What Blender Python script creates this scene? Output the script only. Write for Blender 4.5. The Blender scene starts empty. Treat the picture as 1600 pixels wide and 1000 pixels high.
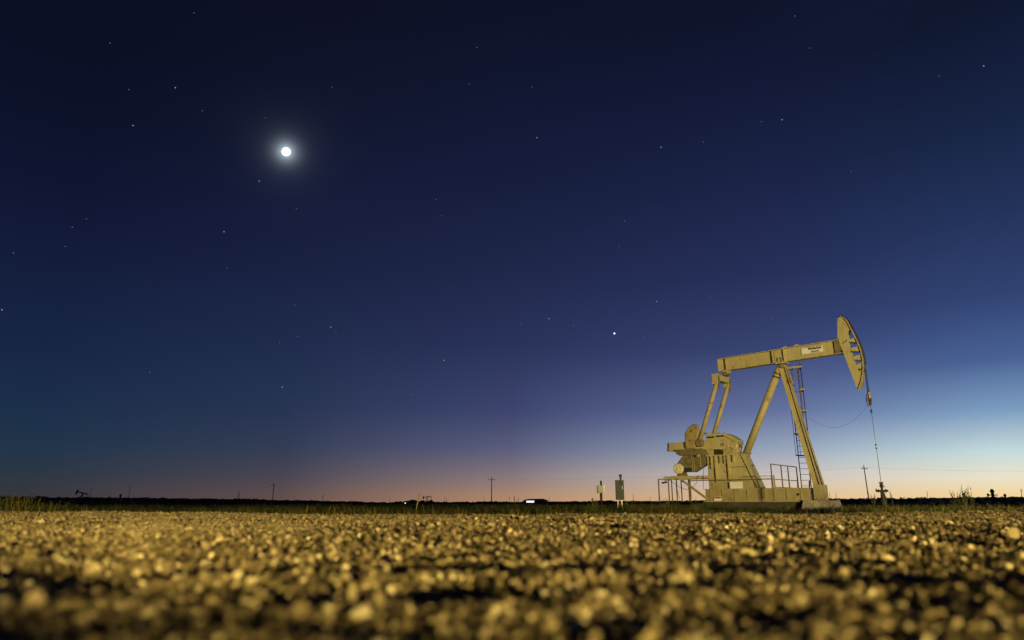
import bpy, math, random
import numpy as np
from mathutils import Vector, Matrix, noise

random.seed(7)
rng = np.random.default_rng(11)
S = bpy.context.scene
COL = S.collection
R = math.radians

# ------------------------------------------------------------------ camera
EYE = 0.11
F = 24.0 / 36.0 * 1600.0
PITCH = math.atan(286.5 / F)
cam_d = bpy.data.cameras.new('camera')
cam_d.lens = 24.0
cam_d.sensor_width = 36.0
cam_d.clip_start = 0.01
cam_d.clip_end = 20000.0
cam_d.dof.use_dof = True
cam_d.dof.focus_distance = 30.0
cam_d.dof.aperture_fstop = 2.0
cam_d.dof.aperture_blades = 0
cam = bpy.data.objects.new('camera', cam_d)
COL.objects.link(cam)
cam.location = (0, 0, EYE)
cam.rotation_euler = (math.pi / 2 + PITCH, 0, 0)
S.camera = cam
CP, SP = math.cos(PITCH), math.sin(PITCH)


def ray(x, y):
    a, b = (x - 800.0) / F, (500.0 - y) / F
    return Vector((a, CP - b * SP, SP + b * CP))


def at(x, y, Y):
    """world point seen at photo position (x, y) at ground distance Y"""
    d = ray(x, y)
    return Vector((0, 0, EYE)) + d * (Y / d.y)


# ------------------------------------------------------------------ colour management
vs = S.view_settings
vs.view_transform = 'Standard'
vs.look = 'None'
vs.exposure = 0.0
vs.gamma = 1.0
vs.use_curve_mapping = False


def lin(c):
    o = []
    for v in c:
        v = v / 255.0
        o.append(v / 12.92 if v <= 0.04045 else ((v + 0.055) / 1.055) ** 2.4)
    return (o[0], o[1], o[2], 1.0)


# ------------------------------------------------------------------ node helpers
class NT:
    def __init__(s, tree):
        s.t = tree
        s.n = tree.nodes
        s.l = tree.links

    def add(s, kind, **kw):
        n = s.n.new(kind)
        for k, v in kw.items():
            setattr(n, k, v)
        return n

    def put(s, sock, v):
        if hasattr(v, 'is_output'):
            s.l.new(v, sock)
        else:
            sock.default_value = v

    def math(s, op, a, b=0.0, c=0.0, clamp=False):
        n = s.add('ShaderNodeMath', operation=op, use_clamp=clamp)
        s.put(n.inputs[0], a)
        s.put(n.inputs[1], b)
        s.put(n.inputs[2], c)
        return n.outputs[0]

    def mix(s, f, a, b, blend='MIX'):
        n = s.add('ShaderNodeMix', data_type='RGBA', blend_type=blend)
        s.put(n.inputs[0], f)
        s.put(n.inputs[6], a)
        s.put(n.inputs[7], b)
        return n.outputs[2]

    def ramp(s, f, stops, interp='LINEAR'):
        n = s.add('ShaderNodeValToRGB')
        cr = n.color_ramp
        cr.interpolation = interp
        while len(cr.elements) > 1:
            cr.elements.remove(cr.elements[-1])
        cr.elements[0].position = stops[0][0]
        cr.elements[0].color = stops[0][1]
        for p, c in stops[1:]:
            e = cr.elements.new(p)
            e.color = c
        s.put(n.inputs[0], f)
        return n.outputs[0]

    def noise(s, scale, detail=3.0, rough=0.55, vec=None):
        n = s.add('ShaderNodeTexNoise')
        n.inputs['Scale'].default_value = scale
        n.inputs['Detail'].default_value = detail
        n.inputs['Roughness'].default_value = rough
        if vec is not None:
            s.l.new(vec, n.inputs['Vector'])
        return n.outputs[0]


# ------------------------------------------------------------------ world: dusk sky, glow to the right, moon aureole
W = bpy.data.worlds.new('World')
S.world = W
W.use_nodes = True
w = NT(W.node_tree)
w.n.clear()
tc = w.add('ShaderNodeTexCoord')
sep = w.add('ShaderNodeSeparateXYZ')
w.l.new(tc.outputs['Generated'], sep.inputs[0])
X_, Y_, Z_ = sep.outputs
el = w.math('ARCSINE', w.math('MINIMUM', w.math('MAXIMUM', Z_, -1.0), 1.0))
EMAX = R(55)
et = w.math('POWER', w.math('DIVIDE', w.math('MAXIMUM', el, 0.0), EMAX, clamp=True), 0.5)
GLOW = R(62)
hor = w.math('SQRT', w.math('ADD', w.math('ADD', w.math('MULTIPLY', X_, X_), w.math('MULTIPLY', Y_, Y_)), 1e-6))
saz = w.math('DIVIDE', w.math('ADD', w.math('MULTIPLY', X_, math.sin(GLOW)), w.math('MULTIPLY', Y_, math.cos(GLOW))), hor)


def column(px, rows):
    st = []
    for y, c in rows:
        d = ray(px, y).normalized()
        e = max(0.0, math.asin(d.z))
        st.append((min(1.0, e / EMAX) ** 0.5, lin(c)))
    st.sort(key=lambda q: q[0])
    return st


COLS = [
    (40, [(786, (58, 54, 58)), (768, (54, 55, 62)), (745, (45, 55, 67)), (700, (34, 53, 73)), (640, (28, 47, 75)),
          (540, (24, 38, 70)), (420, (20, 30, 61)), (280, (16, 22, 50)), (120, (12, 17, 40)), (0, (11, 15, 35))]),
    (440, [(786, (102, 78, 74)), (768, (92, 76, 78)), (745, (74, 70, 82)), (700, (52, 61, 85)), (640, (40, 53, 83)),
           (540, (32, 44, 77)), (420, (26, 34, 66)), (280, (21, 26, 55)), (120, (16, 20, 43)), (0, (14, 17, 37))]),
    (800, [(786, (184, 138, 104)), (770, (166, 132, 110)), (745, (136, 120, 122)), (700, (90, 93, 124)), (640, (61, 69, 110)),
           (540, (42, 51, 89)), (420, (31, 39, 74)), (280, (22, 29, 60)), (120, (17, 22, 48)), (0, (14, 18, 40))]),
    (1250, [(786, (234, 186, 134)), (770, (224, 192, 154)), (740, (202, 194, 188)), (700, (152, 166, 188)), (640, (100, 114, 158)),
            (540, (57, 68, 114)), (420, (39, 48, 89)), (280, (28, 36, 72)), (120, (19, 26, 55)), (0, (15, 20, 44))]),
    (1570, [(786, (243, 200, 138)), (770, (241, 213, 158)), (745, (234, 226, 200)), (705, (196, 219, 219)), (640, (124, 156, 192)),
            (560, (72, 98, 148)), (460, (50, 67, 114)), (330, (36, 51, 92)), (180, (24, 36, 68)), (0, (16, 24, 48))]),
]
prev = None
for px, rows in COLS:
    d = ray(px, 784)
    az = math.atan2(d.x, d.y)
    s_here = math.cos(az - GLOW)
    c = w.ramp(et, column(px, rows))
    if prev is None:
        cur = c
    else:
        f = w.math('DIVIDE', w.math('SUBTRACT', saz, s_prev), s_here - s_prev, clamp=True)
        cur = w.mix(f, prev, c)
    prev, s_prev = cur, s_here
# moon aureole (thin air scattering round the moon, fixed in the sky)
MOON_DIR = ray(447, 237).normalized()
dot = w.add('ShaderNodeVectorMath', operation='DOT_PRODUCT')
nrm = w.add('ShaderNodeVectorMath', operation='NORMALIZE')
w.l.new(tc.outputs['Generated'], nrm.inputs[0])
w.l.new(nrm.outputs[0], dot.inputs[0])
dot.inputs[1].default_value = MOON_DIR
ang = w.math('ARCCOSINE', w.math('MINIMUM', dot.outputs['Value'], 1.0))
g1 = w.math('MULTIPLY', w.math('EXPONENT', w.math('MULTIPLY', ang, -1.0 / R(0.36))), 1.15)
g2 = w.math('MULTIPLY', w.math('EXPONENT', w.math('MULTIPLY', w.math('POWER', w.math('DIVIDE', ang, R(1.9)), 1.3), -1.0)), 0.026)
gm = w.add('ShaderNodeVectorMath', operation='SCALE')
gm.inputs[0].default_value = (0.78, 0.96, 1.08)
w.l.new(w.math('ADD', g1, g2), gm.inputs['Scale'])
tot = w.add('ShaderNodeVectorMath', operation='ADD')
w.l.new(cur, tot.inputs[0])
w.l.new(gm.outputs[0], tot.inputs[1])
bg = w.add('ShaderNodeBackground')
w.l.new(tot.outputs[0], bg.inputs[0])
bg.inputs[1].default_value = 1.0
wo = w.add('ShaderNodeOutputWorld')
w.l.new(bg.outputs[0], wo.inputs[0])

# ------------------------------------------------------------------ lights
# moonlight (very weak) from where the moon stands
sd = bpy.data.lights.new('moonlight', 'SUN')
sd.energy = 0.015
sd.angle = R(0.5)
sd.color = (0.85, 0.92, 1.0)
so = bpy.data.objects.new('moonlight', sd)
COL.objects.link(so)
so.rotation_euler = (-MOON_DIR).to_track_quat('-Z', 'Y').to_euler()
# warm floodlights of a work vehicle parked behind the photographer: their light is what shows the pump and gravel


def flood(name, loc, target, watts, cone, blend, size, color=(1.0, 0.745, 0.285)):
    d = bpy.data.lights.new(name, 'SPOT')
    d.energy = watts
    d.color = color
    d.spot_size = R(cone)
    d.spot_blend = blend
    d.shadow_soft_size = size
    o = bpy.data.objects.new(name, d)
    COL.objects.link(o)
    o.location = loc
    o.rotation_euler = (Vector(target) - Vector(loc)).to_track_quat('-Z', 'Y').to_euler()
    return o


flood('headlight', (16.4, -13.0, 0.66), (14.5, 37.0, 4.6), 46000.0, 34, 0.8, 0.30)
flood('headlight', (19.8, -13.0, 0.66), (14.5, 37.0, 4.6), 46000.0, 34, 0.8, 0.30)
flood('floodlight', (4.5, -9.0, 0.50), (-3.5, 6.8, 0.15), 19500.0, 95, 0.9, 0.12, (1.0, 0.71, 0.19))

# ------------------------------------------------------------------ materials
MATS = {}


def mat_new(name):
    m = bpy.data.materials.new(name)
    m.use_nodes = True
    t = NT(m.node_tree)
    b = t.n['Principled BSDF']
    MATS[name] = m
    return m, t, b


def rough_mat(name, col, rough=0.6, metal=0.0, var=0.25, scale=6.0, bump=0.0, spec=0.35):
    m, t, b = mat_new(name)
    tcn = t.add('ShaderNodeTexCoord')
    f = t.noise(scale, 5, 0.6, tcn.outputs['Object'])
    lo = tuple(c * (1 - var) for c in col) + (1,)
    hi = tuple(min(1, c * (1 + var)) for c in col) + (1,)
    t.put(b.inputs['Base Color'], t.ramp(f, [(0.3, lo), (0.7, hi)]))
    b.inputs['Roughness'].default_value = rough
    b.inputs['Metallic'].default_value = metal
    b.inputs['Specular IOR Level'].default_value = spec
    if bump:
        bn = t.add('ShaderNodeBump')
        bn.inputs['Strength'].default_value = bump
        bn.inputs['Distance'].default_value = 0.02
        t.l.new(t.noise(scale * 5, 4, 0.6, tcn.outputs['Object']), bn.inputs['Height'])
        t.l.new(bn.outputs[0], b.inputs['Normal'])
    return m


def paint_mat():
    m, t, b = mat_new('tan_paint')
    tcn = t.add('ShaderNodeTexCoord')
    ob = tcn.outputs['Object']
    mp = t.add('ShaderNodeMapping')
    mp.inputs['Scale'].default_value = (3.0, 3.0, 0.5)
    t.l.new(ob, mp.inputs[0])
    big = t.noise(1.1, 4, 0.6, ob)
    streak = t.noise(2.2, 5, 0.65, mp.outputs[0])
    base = t.ramp(big, [(0.3, (0.43, 0.395, 0.215, 1)), (0.7, (0.50, 0.465, 0.27, 1))])
    c = t.mix(t.math('MULTIPLY', t.ramp(streak, [(0.5, (0, 0, 0, 1)), (0.78, (1, 1, 1, 1))]), 0.45), base, (0.20, 0.165, 0.09, 1))
    sz = t.add('ShaderNodeSeparateXYZ')
    t.l.new(ob, sz.inputs[0])
    # splashed dirt on the lowest metre of the unit, ragged upper limit
    low = t.math('SUBTRACT', t.math('ADD', 1.15, t.math('MULTIPLY', t.noise(2.5, 4, 0.6, mp.outputs[0]), 1.2)), sz.outputs[2], clamp=True)
    c = t.mix(t.math('MULTIPLY', low, t.math('MULTIPLY', t.noise(4.0, 5, 0.7, ob), 0.75)), c, (0.15, 0.115, 0.06, 1))
    spots = t.ramp(t.noise(6.5, 6, 0.75, ob), [(0.60, (0, 0, 0, 1)), (0.68, (1, 1, 1, 1))])
    rust = t.ramp(t.noise(1.3, 8, 0.75, ob), [(0.565, (0, 0, 0, 1)), (0.64, (1, 1, 1, 1))])
    c = t.mix(t.math('MULTIPLY', rust, 0.6), c, (0.20, 0.10, 0.035, 1))
    c = t.mix(t.math('MULTIPLY', spots, 0.35), c, (0.14, 0.09, 0.045, 1))
    t.put(b.inputs['Base Color'], c)
    b.inputs['Roughness'].default_value = 0.5
    b.inputs['Specular IOR Level'].default_value = 0.4
    bn = t.add('ShaderNodeBump')
    bn.inputs['Strength'].default_value = 0.15
    bn.inputs['Distance'].default_value = 0.02
    t.l.new(t.noise(9, 4, 0.6, ob), bn.inputs['Height'])
    t.l.new(bn.outputs[0], b.inputs['Normal'])
    return m


PAINT = paint_mat()
RUST = rough_mat('rusty_steel', (0.13, 0.075, 0.04), 0.8, 0.0, 0.5, 8, 0.3)
WORN = rough_mat('worn_rusty_paint', (0.36, 0.285, 0.145), 0.6, 0.0, 0.3, 3.0, 0.2)
DARK = rough_mat('dark_steel', (0.035, 0.032, 0.028), 0.6, 0.0, 0.4, 6, 0.1)
GREASE = rough_mat('dirty_paint', (0.18, 0.155, 0.09), 0.6, 0.0, 0.4, 4, 0.1)  # dirty paint; on shelf plates and lower counterweights it stands for shade
STEEL = rough_mat('bare_steel', (0.50, 0.47, 0.42), 0.35, 0.6, 0.2, 10)
WHITEP = rough_mat('white_paint', (0.80, 0.82, 0.88), 0.5, 0, 0.08, 4)
CREAM = rough_mat('cream_enamel', (0.70, 0.68, 0.55), 0.45, 0, 0.1, 5)
GREYP = rough_mat('grey_cabinet_paint', (0.028, 0.045, 0.065), 0.5, 0, 0.2, 3)
GREYL = rough_mat('grey_box_paint', (0.44, 0.48, 0.50), 0.5, 0, 0.12, 3)
DARKC = rough_mat('shade_toned_concrete', (0.06, 0.055, 0.045), 0.9, 0, 0.4, 3, 0.5)  # concrete darkened to carry the shade under the skid
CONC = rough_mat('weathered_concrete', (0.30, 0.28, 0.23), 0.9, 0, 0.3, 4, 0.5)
PRINT = rough_mat('black_print', (0.02, 0.02, 0.02), 0.6, 0, 0.1, 3)
REDP = rough_mat('red_print', (0.45, 0.05, 0.03), 0.6, 0, 0.15, 3)
WOOD = rough_mat('weathered_wood', (0.07, 0.055, 0.04), 0.9, 0, 0.4, 2, 0.4)
YELP = rough_mat('yellow_plastic', (0.62, 0.50, 0.05), 0.5, 0, 0.12, 6)
WIRE = rough_mat('wire', (0.16, 0.17, 0.18), 0.5, 0.2, 0.1, 4)
TIN = rough_mat('tin_wall', (0.10, 0.09, 0.08), 0.6, 0, 0.2, 1)
ROOFM = rough_mat('tin_roof', (0.08, 0.07, 0.065), 0.6, 0, 0.2, 1)
BARK = rough_mat('dry_stem', (0.13, 0.11, 0.05), 0.9, 0, 0.4, 5)


def emit_mat(name, col, strength):
    m = bpy.data.materials.new(name)
    m.use_nodes = True
    t = NT(m.node_tree)
    t.n.clear()
    e = t.add('ShaderNodeEmission')
    e.inputs[0].default_value = tuple(col) + (1,)
    e.inputs[1].default_value = strength
    o = t.add('ShaderNodeOutputMaterial')
    t.l.new(e.outputs[0], o.inputs[0])
    return m


def leaf_mat(name, lo, hi):
    m, t, b = mat_new(name)
    oi = t.add('ShaderNodeObjectInfo')
    geo = t.add('ShaderNodeNewGeometry')
    f = t.math('ADD', t.math('MULTIPLY', oi.outputs['Random'], 0.7), t.math('MULTIPLY', geo.outputs['Random Per Island'], 0.3))
    t.put(b.inputs['Base Color'], t.ramp(f, [(0.0, tuple(lo) + (1,)), (0.55, tuple(hi) + (1,)), (1.0, (hi[0] * 1.5, hi[1] * 1.15, hi[2] * 0.9, 1))]))
    b.inputs['Roughness'].default_value = 0.7
    b.inputs['Specular IOR Level'].default_value = 0.2
    return m


LEAF = leaf_mat('weed_leaf', (0.035, 0.065, 0.020), (0.085, 0.125, 0.035))
DRYLEAF = leaf_mat('dry_grass', (0.11, 0.085, 0.03), (0.19, 0.15, 0.055))
SCRUB = leaf_mat('far_scrub', (0.010, 0.014, 0.006), (0.028, 0.036, 0.014))


def stone_mat(name='limestone_gravel', stops=None):
    m, t, b = mat_new(name)
    oi = t.add('ShaderNodeObjectInfo')
    tcn = t.add('ShaderNodeTexCoord')
    c1 = t.ramp(oi.outputs['Random'], stops or [(0.0, (0.045, 0.037, 0.024, 1)), (0.4, (0.11, 0.09, 0.058, 1)), (0.68, (0.22, 0.185, 0.122, 1)),
                                      (0.88, (0.36, 0.31, 0.22, 1)), (0.95, (0.56, 0.51, 0.40, 1)), (0.985, (0.62, 0.58, 0.47, 1)), (1.0, (0.24, 0.17, 0.10, 1))])
    n = t.noise(3.0, 5, 0.65, tcn.outputs['Object'])
    c = t.mix(1.0, c1, t.ramp(n, [(0.3, (0.6, 0.58, 0.52, 1)), (0.7, (1.1, 1.08, 1.05, 1))]), 'MULTIPLY')
    t.put(b.inputs['Base Color'], c)
    b.inputs['Roughness'].default_value = 0.85
    b.inputs['Specular IOR Level'].default_value = 0.2
    return m


STONE = stone_mat()
FAR_LIT = stone_mat('far_lit_gravel', [(0.0, (0.13, 0.11, 0.075, 1)), (0.4, (0.21, 0.18, 0.125, 1)), (0.8, (0.28, 0.245, 0.175, 1)), (0.96, (0.38, 0.34, 0.25, 1)), (1.0, (0.48, 0.44, 0.34, 1))])  # paler copy of the stone colours, with brighter far light painted in


def soil_mat(name, a, b_, scale=3.0):
    m, t, b = mat_new(name)
    geo = t.add('ShaderNodeNewGeometry')
    f = t.noise(scale, 8, 0.65, geo.outputs['Position'])
    t.put(b.inputs['Base Color'], t.ramp(f, [(0.35, tuple(a) + (1,)), (0.65, tuple(b_) + (1,))]))
    b.inputs['Roughness'].default_value = 0.95
    b.inputs['Specular IOR Level'].default_value = 0.1
    bn = t.add('ShaderNodeBump')
    bn.inputs['Strength'].default_value = 0.6
    bn.inputs['Distance'].default_value = 0.01
    t.l.new(t.noise(scale * 40, 5, 0.6, geo.outputs['Position']), bn.inputs['Height'])
    t.l.new(bn.outputs[0], b.inputs['Normal'])
    return m


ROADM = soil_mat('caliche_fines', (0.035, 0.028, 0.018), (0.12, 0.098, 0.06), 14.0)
_t = NT(ROADM.node_tree)
_b = _t.n['Principled BSDF']
_old = _b.inputs['Base Color'].links[0].from_socket
_g = _t.add('ShaderNodeNewGeometry')
_s = _t.add('ShaderNodeSeparateXYZ')
_t.l.new(_g.outputs['Position'], _s.inputs[0])
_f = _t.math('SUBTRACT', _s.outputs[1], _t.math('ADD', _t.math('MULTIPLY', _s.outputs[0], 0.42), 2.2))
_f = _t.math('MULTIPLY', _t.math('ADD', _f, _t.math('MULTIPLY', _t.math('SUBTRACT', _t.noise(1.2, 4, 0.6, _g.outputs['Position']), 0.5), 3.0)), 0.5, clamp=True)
_t.put(_b.inputs['Base Color'], _t.mix(_f, _old, (0.20, 0.172, 0.12, 1)))  # fines painted paler with distance and to the left, as if brighter lit
FIELDM = soil_mat('field_soil', (0.035, 0.032, 0.018), (0.065, 0.058, 0.03), 0.6)


# ------------------------------------------------------------------ mesh builder
class MB:
    def __init__(s):
        s.v = []
        s.f = []
        s.sm = []

    def add(s, vs_, fs_, smooth=False):
        o = len(s.v)
        s.v += [tuple(p) for p in vs_]
        s.f += [tuple(i + o for i in f) for f in fs_]
        s.sm += [smooth] * len(fs_)
        return s

    def box(s, x0, x1, y0, y1, z0, z1):
        p = [(x0, y0, z0), (x1, y0, z0), (x1, y1, z0), (x0, y1, z0), (x0, y0, z1), (x1, y0, z1), (x1, y1, z1), (x0, y1, z1)]
        return s.add(p, [(0, 3, 2, 1), (4, 5, 6, 7), (0, 1, 5, 4), (1, 2, 6, 5), (2, 3, 7, 6), (3, 0, 4, 7)])

    def prism(s, poly, v0, v1):
        """polygon of (u, w) extruded along v, with a slight bevel-free edge"""
        n = len(poly)
        area = sum(poly[i][0] * poly[(i + 1) % n][1] - poly[(i + 1) % n][0] * poly[i][1] for i in range(n))
        if area < 0:
            poly = poly[::-1]
        p = [(a, v0, b) for a, b in poly] + [(a, v1, b) for a, b in poly]
        fs = [tuple(range(n)), tuple(range(2 * n - 1, n - 1, -1))]
        for i in range(n):
            j = (i + 1) % n
            fs.append((i, i + n, j + n, j))
        return s.add(p, fs)

    def tube(s, pts, r, n=10, caps=True):
        pts = [Vector(p) for p in pts]
        rs = r if isinstance(r, (list, tuple)) else [r] * len(pts)
        V, Fc = [], []
        up = None
        for i, p in enumerate(pts):
            if i == 0:
                d = pts[1] - p
            elif i == len(pts) - 1:
                d = p - pts[i - 1]
            else:
                d = (pts[i + 1] - p).normalized() + (p - pts[i - 1]).normalized()
            d.normalize()
            ref = Vector((0, 0, 1)) if abs(d.z) < 0.9 else Vector((0, 1, 0))
            a = d.cross(ref).normalized() if up is None else (up - d * up.dot(d)).normalized()
            up = a
            b = d.cross(a)
            for k in range(n):
                t = 2 * math.pi * k / n
                V.append(p + (a * math.cos(t) + b * math.sin(t)) * rs[i])
        for i in range(len(pts) - 1):
            for k in range(n):
                k2 = (k + 1) % n
                Fc.append((i * n + k, i * n + k2, (i + 1) * n + k2, (i + 1) * n + k))
        s.add(V, Fc, True)
        if caps:
            o = len(s.v) - len(V)
            s.f.append(tuple(o + k for k in range(n - 1, -1, -1)))
            s.f.append(tuple(o + (len(pts) - 1) * n + k for k in range(n)))
            s.sm += [False, False]
        return s

    def lathe(s, c, axis, prof, n=20):
        """prof: list of (distance along axis, radius)"""
        ax = Vector(axis).normalized()
        c = Vector(c)
        ref = Vector((0, 0, 1)) if abs(ax.z) < 0.9 else Vector((1, 0, 0))
        a = ax.cross(ref).normalized()
        b = ax.cross(a)
        V, Fc = [], []
        for d, r in prof:
            for k in range(n):
                t = 2 * math.pi * k / n
                V.append(c + ax * d + (a * math.cos(t) + b * math.sin(t)) * max(r, 1e-4))
        for i in range(len(prof) - 1):
            for k in range(n):
                k2 = (k + 1) % n
                Fc.append((i * n + k, i * n + k2, (i + 1) * n + k2, (i + 1) * n + k))
        s.add(V, Fc, False)
        o = len(s.v) - len(V)
        s.f.append(tuple(o + k for k in range(n - 1, -1, -1)))
        s.f.append(tuple(o + (len(prof) - 1) * n + k for k in range(n)))
        s.sm += [False, False]
        return s

    def build(s, name, mat, parent=None, bevel=0.0):
        me = bpy.data.meshes.new(name)
        me.from_pydata(s.v, [], s.f)
        me.polygons.foreach_set('use_smooth', s.sm)
        me.materials.append(mat)
        me.update()
        o = bpy.data.objects.new(name, me)
        COL.objects.link(o)
        if parent is not None:
            o.parent = parent
        if bevel:
            md = o.modifiers.new('bevel', 'BEVEL')
            md.width = bevel
            md.segments = 2
            md.limit_method = 'ANGLE'
            md.angle_limit = R(40)
        return o


def tag(o, label=None, cat=None, group=None, kind=None):
    if label:
        o['label'] = label
    if cat:
        o['category'] = cat
    if group:
        o['group'] = group
    if kind:
        o['kind'] = kind
    return o


def empty(name, loc=(0, 0, 0), rz=0.0):
    o = bpy.data.objects.new(name, None)
    COL.objects.link(o)
    o.location = loc
    o.rotation_euler = (0, 0, rz)
    o.empty_display_size = 0.3
    return o


# ------------------------------------------------------------------ terrain
def sstep(a, b, x):
    t = max(0.0, min(1.0, (x - a) / (b - a)))
    return t * t * (3 - 2 * t)


def field_z(x, y):
    r = math.hypot(x, y)
    z = -0.32 + 0.035 * noise.noise(Vector((x * 0.25, y * 0.25, 0)))
    if r > 250:
        az = math.degrees(math.atan2(x, y)) if y > 0 else 90.0
        k = sstep(250, 1800, r)
        side = float(np.interp(az, [-90, -36, -27, -20, -14, -10, -3, 5, 10, 25, 36, 90], [8.5, 8.5, 7.5, 5.5, 3, .3, 1, 2.4, 3.4, 6, 8, 8]))
        z += k * side * r / 1067.0 * 0.85 + k * (noise.noise(Vector((x * 0.002, y * 0.002, 3)))) * 1.0
    return z


def road_edge(x):
    return 6.6 + 0.25 * noise.noise(Vector((x * 0.35, 0, 5)))


def road_z(x, y):
    crown = 0.034 * (x / 4.5) ** 2 if abs(x) < 6 else 0.034 * (6 / 4.5) ** 2
    z = crown * sstep(3.0, 6.5, y)
    z += 0.016 * noise.noise(Vector((x * 1.7, y * 1.7, 31))) + 0.013 * noise.noise(Vector((x * 6, y * 6, 22)))
    z += 0.012 * noise.noise(Vector((x * 0.5, y * 0.5, 9)))
    z += (0.100 + 0.06 * noise.noise(Vector((x * 1.1, 4, 4))) + 0.02 * noise.noise(Vector((x * 4, y * 4, 6)))) * sstep(-2.3, -1.5, y) * sstep(0.75, 1.3, -y)  # added berm behind the camera, shaped to shade the near gravel
    e = road_edge(x)
    z -= 0.42 * sstep(e, e + 3.4, y)
    z -= 0.42 * sstep(8.0, 11.0, -y)
    d = math.hypot(x, y)
    if d < 0.8:
        z -= 0.02 * (1 - d / 0.8)
    return z


def ground_mesh():
    m = MB()
    radii = [0.0]
    r = 2.0
    while r < 9000:
        radii.append(r)
        r *= 1.13
    nA = 240
    V = [(0, 0, field_z(0, 0))]
    for r in radii[1:]:
        for k in range(nA):
            t = 2 * math.pi * k / nA
            x, y = r * math.sin(t), r * math.cos(t)
            V.append((x, y, field_z(x, y)))
    Fc = [(0, 1 + (k + 1) % nA, 1 + k) for k in range(nA)]
    for i in range(len(radii) - 2):
        for k in range(nA):
            k2 = (k + 1) % nA
            a = 1 + i * nA
            b = 1 + (i + 1) * nA
            Fc.append((a + k, a + k2, b + k2, b + k))
    m.add(V, Fc, True)
    return tag(m.build('ground', FIELDM), kind='structure')


ground_mesh()


def road_mesh():
    xs = list(np.concatenate([np.arange(-60, -10, 1.0), np.arange(-10, -3, 0.12), np.arange(-3, 3, 0.035), np.arange(3, 10, 0.12), np.arange(10, 61, 1.0)]))
    ys = list(np.concatenate([np.arange(-11.5, -2.5, 0.5), np.arange(-2.5, -1, 0.06), np.arange(-1, 3, 0.035), np.arange(3, 7, 0.08), np.arange(7, 10.6, 0.25)]))
    V = [(x, y, road_z(x, y)) for y in ys for x in xs]
    n = len(xs)
    Fc = [(j * n + i, j * n + i + 1, (j + 1) * n + i + 1, (j + 1) * n + i) for j in range(len(ys) - 1) for i in range(n - 1)]
    m = MB().add(V, Fc, True)
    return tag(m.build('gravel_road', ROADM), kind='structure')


road_mesh()


# ------------------------------------------------------------------ instanced stuff (geometry nodes)
def scatter(name, mat_list, protos, P, Rot, Sc, kind='stuff', label=None, cat=None):
    """one object that places the prototype meshes on points"""
    hidden = bpy.data.collections.new(name + '_kinds')
    for k, me in enumerate(protos):
        o = bpy.data.objects.new('%s_kind_%02d' % (name, k), me)
        hidden.objects.link(o)
    me = bpy.data.meshes.new(name)
    n = len(P)
    me.vertices.add(n)
    me.vertices.foreach_set('co', np.asarray(P, dtype=np.float32).ravel())
    a = me.attributes.new('rot', 'FLOAT_VECTOR', 'POINT')
    a.data.foreach_set('vector', np.asarray(Rot, dtype=np.float32).ravel())
    a = me.attributes.new('size', 'FLOAT_VECTOR', 'POINT')
    a.data.foreach_set('vector', np.asarray(Sc, dtype=np.float32).ravel())
    a = me.attributes.new('pick', 'INT', 'POINT')
    a.data.foreach_set('value', rng.integers(0, len(protos), n).astype(np.int32))
    me.update()
    ob = bpy.data.objects.new(name, me)
    COL.objects.link(ob)
    ng = bpy.data.node_groups.new(name + '_nodes', 'GeometryNodeTree')
    ng.interface.new_socket('Geometry', in_out='INPUT', socket_type='NodeSocketGeometry')
    ng.interface.new_socket('Geometry', in_out='OUTPUT', socket_type='NodeSocketGeometry')
    N, L = ng.nodes, ng.links
    gi, go = N.new('NodeGroupInput'), N.new('NodeGroupOutput')
    ci = N.new('GeometryNodeCollectionInfo')
    ci.inputs['Collection'].default_value = hidden
    ci.inputs['Separate Children'].default_value = True
    ci.inputs['Reset Children'].default_value = True
    iop = N.new('GeometryNodeInstanceOnPoints')
    iop.inputs['Pick Instance'].default_value = True

    def attr(nm, ty):
        q = N.new('GeometryNodeInputNamedAttribute')
        q.data_type = ty
        q.inputs['Name'].default_value = nm
        return next(o for o in q.outputs if o.enabled and o.name == 'Attribute')
    L.new(gi.outputs[0], iop.inputs['Points'])
    L.new(ci.outputs[0], iop.inputs['Instance'])
    L.new(attr('pick', 'INT'), iop.inputs['Instance Index'])
    e2r = N.new('FunctionNodeEulerToRotation')
    L.new(attr('rot', 'FLOAT_VECTOR'), e2r.inputs[0])
    L.new(e2r.outputs[0], iop.inputs['Rotation'])
    L.new(attr('size', 'FLOAT_VECTOR'), iop.inputs['Scale'])
    L.new(iop.outputs[0], go.inputs[0])
    md = ob.modifiers.new('scatter', 'NODES')
    md.node_group = ng
    tag(ob, label, cat, kind=kind)
    return ob


def rock_mesh(name, seed, sub=2, mat=STONE, flat=True, rough=0.38):
    import bmesh
    bm = bmesh.new()
    bmesh.ops.create_icosphere(bm, subdivisions=sub, radius=1.0)
    rr = random.Random(seed)
    off = Vector((rr.uniform(-50, 50), rr.uniform(-50, 50), rr.uniform(-50, 50)))
    planes = [(Vector((rr.gauss(0, 1), rr.gauss(0, 1), rr.gauss(0, 1))).normalized(), rr.uniform(0.30, 0.70)) for _ in range(10)]
    sx, sy, sz = rr.uniform(0.8, 1.5), rr.uniform(0.6, 1.1), rr.uniform(0.55, 1.15)
    for v in bm.verts:
        p = v.co.copy()
        p *= 1 + rough * noise.noise(p * 1.2 + off) + 0.1 * noise.noise(p * 3.5 + off)
        for nrm_, dd in planes:
            q = p.dot(nrm_)
            if q > dd:
                p -= nrm_ * (q - dd) * 0.95
        v.co = Vector((p.x * sx, p.y * sy, p.z * sz))
    me = bpy.data.meshes.new(name)
    bm.to_mesh(me)
    bm.free()
    me.materials.append(mat)
    if not flat:
        me.polygons.foreach_set('use_smooth', [True] * len(me.polygons))
    return me


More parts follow.
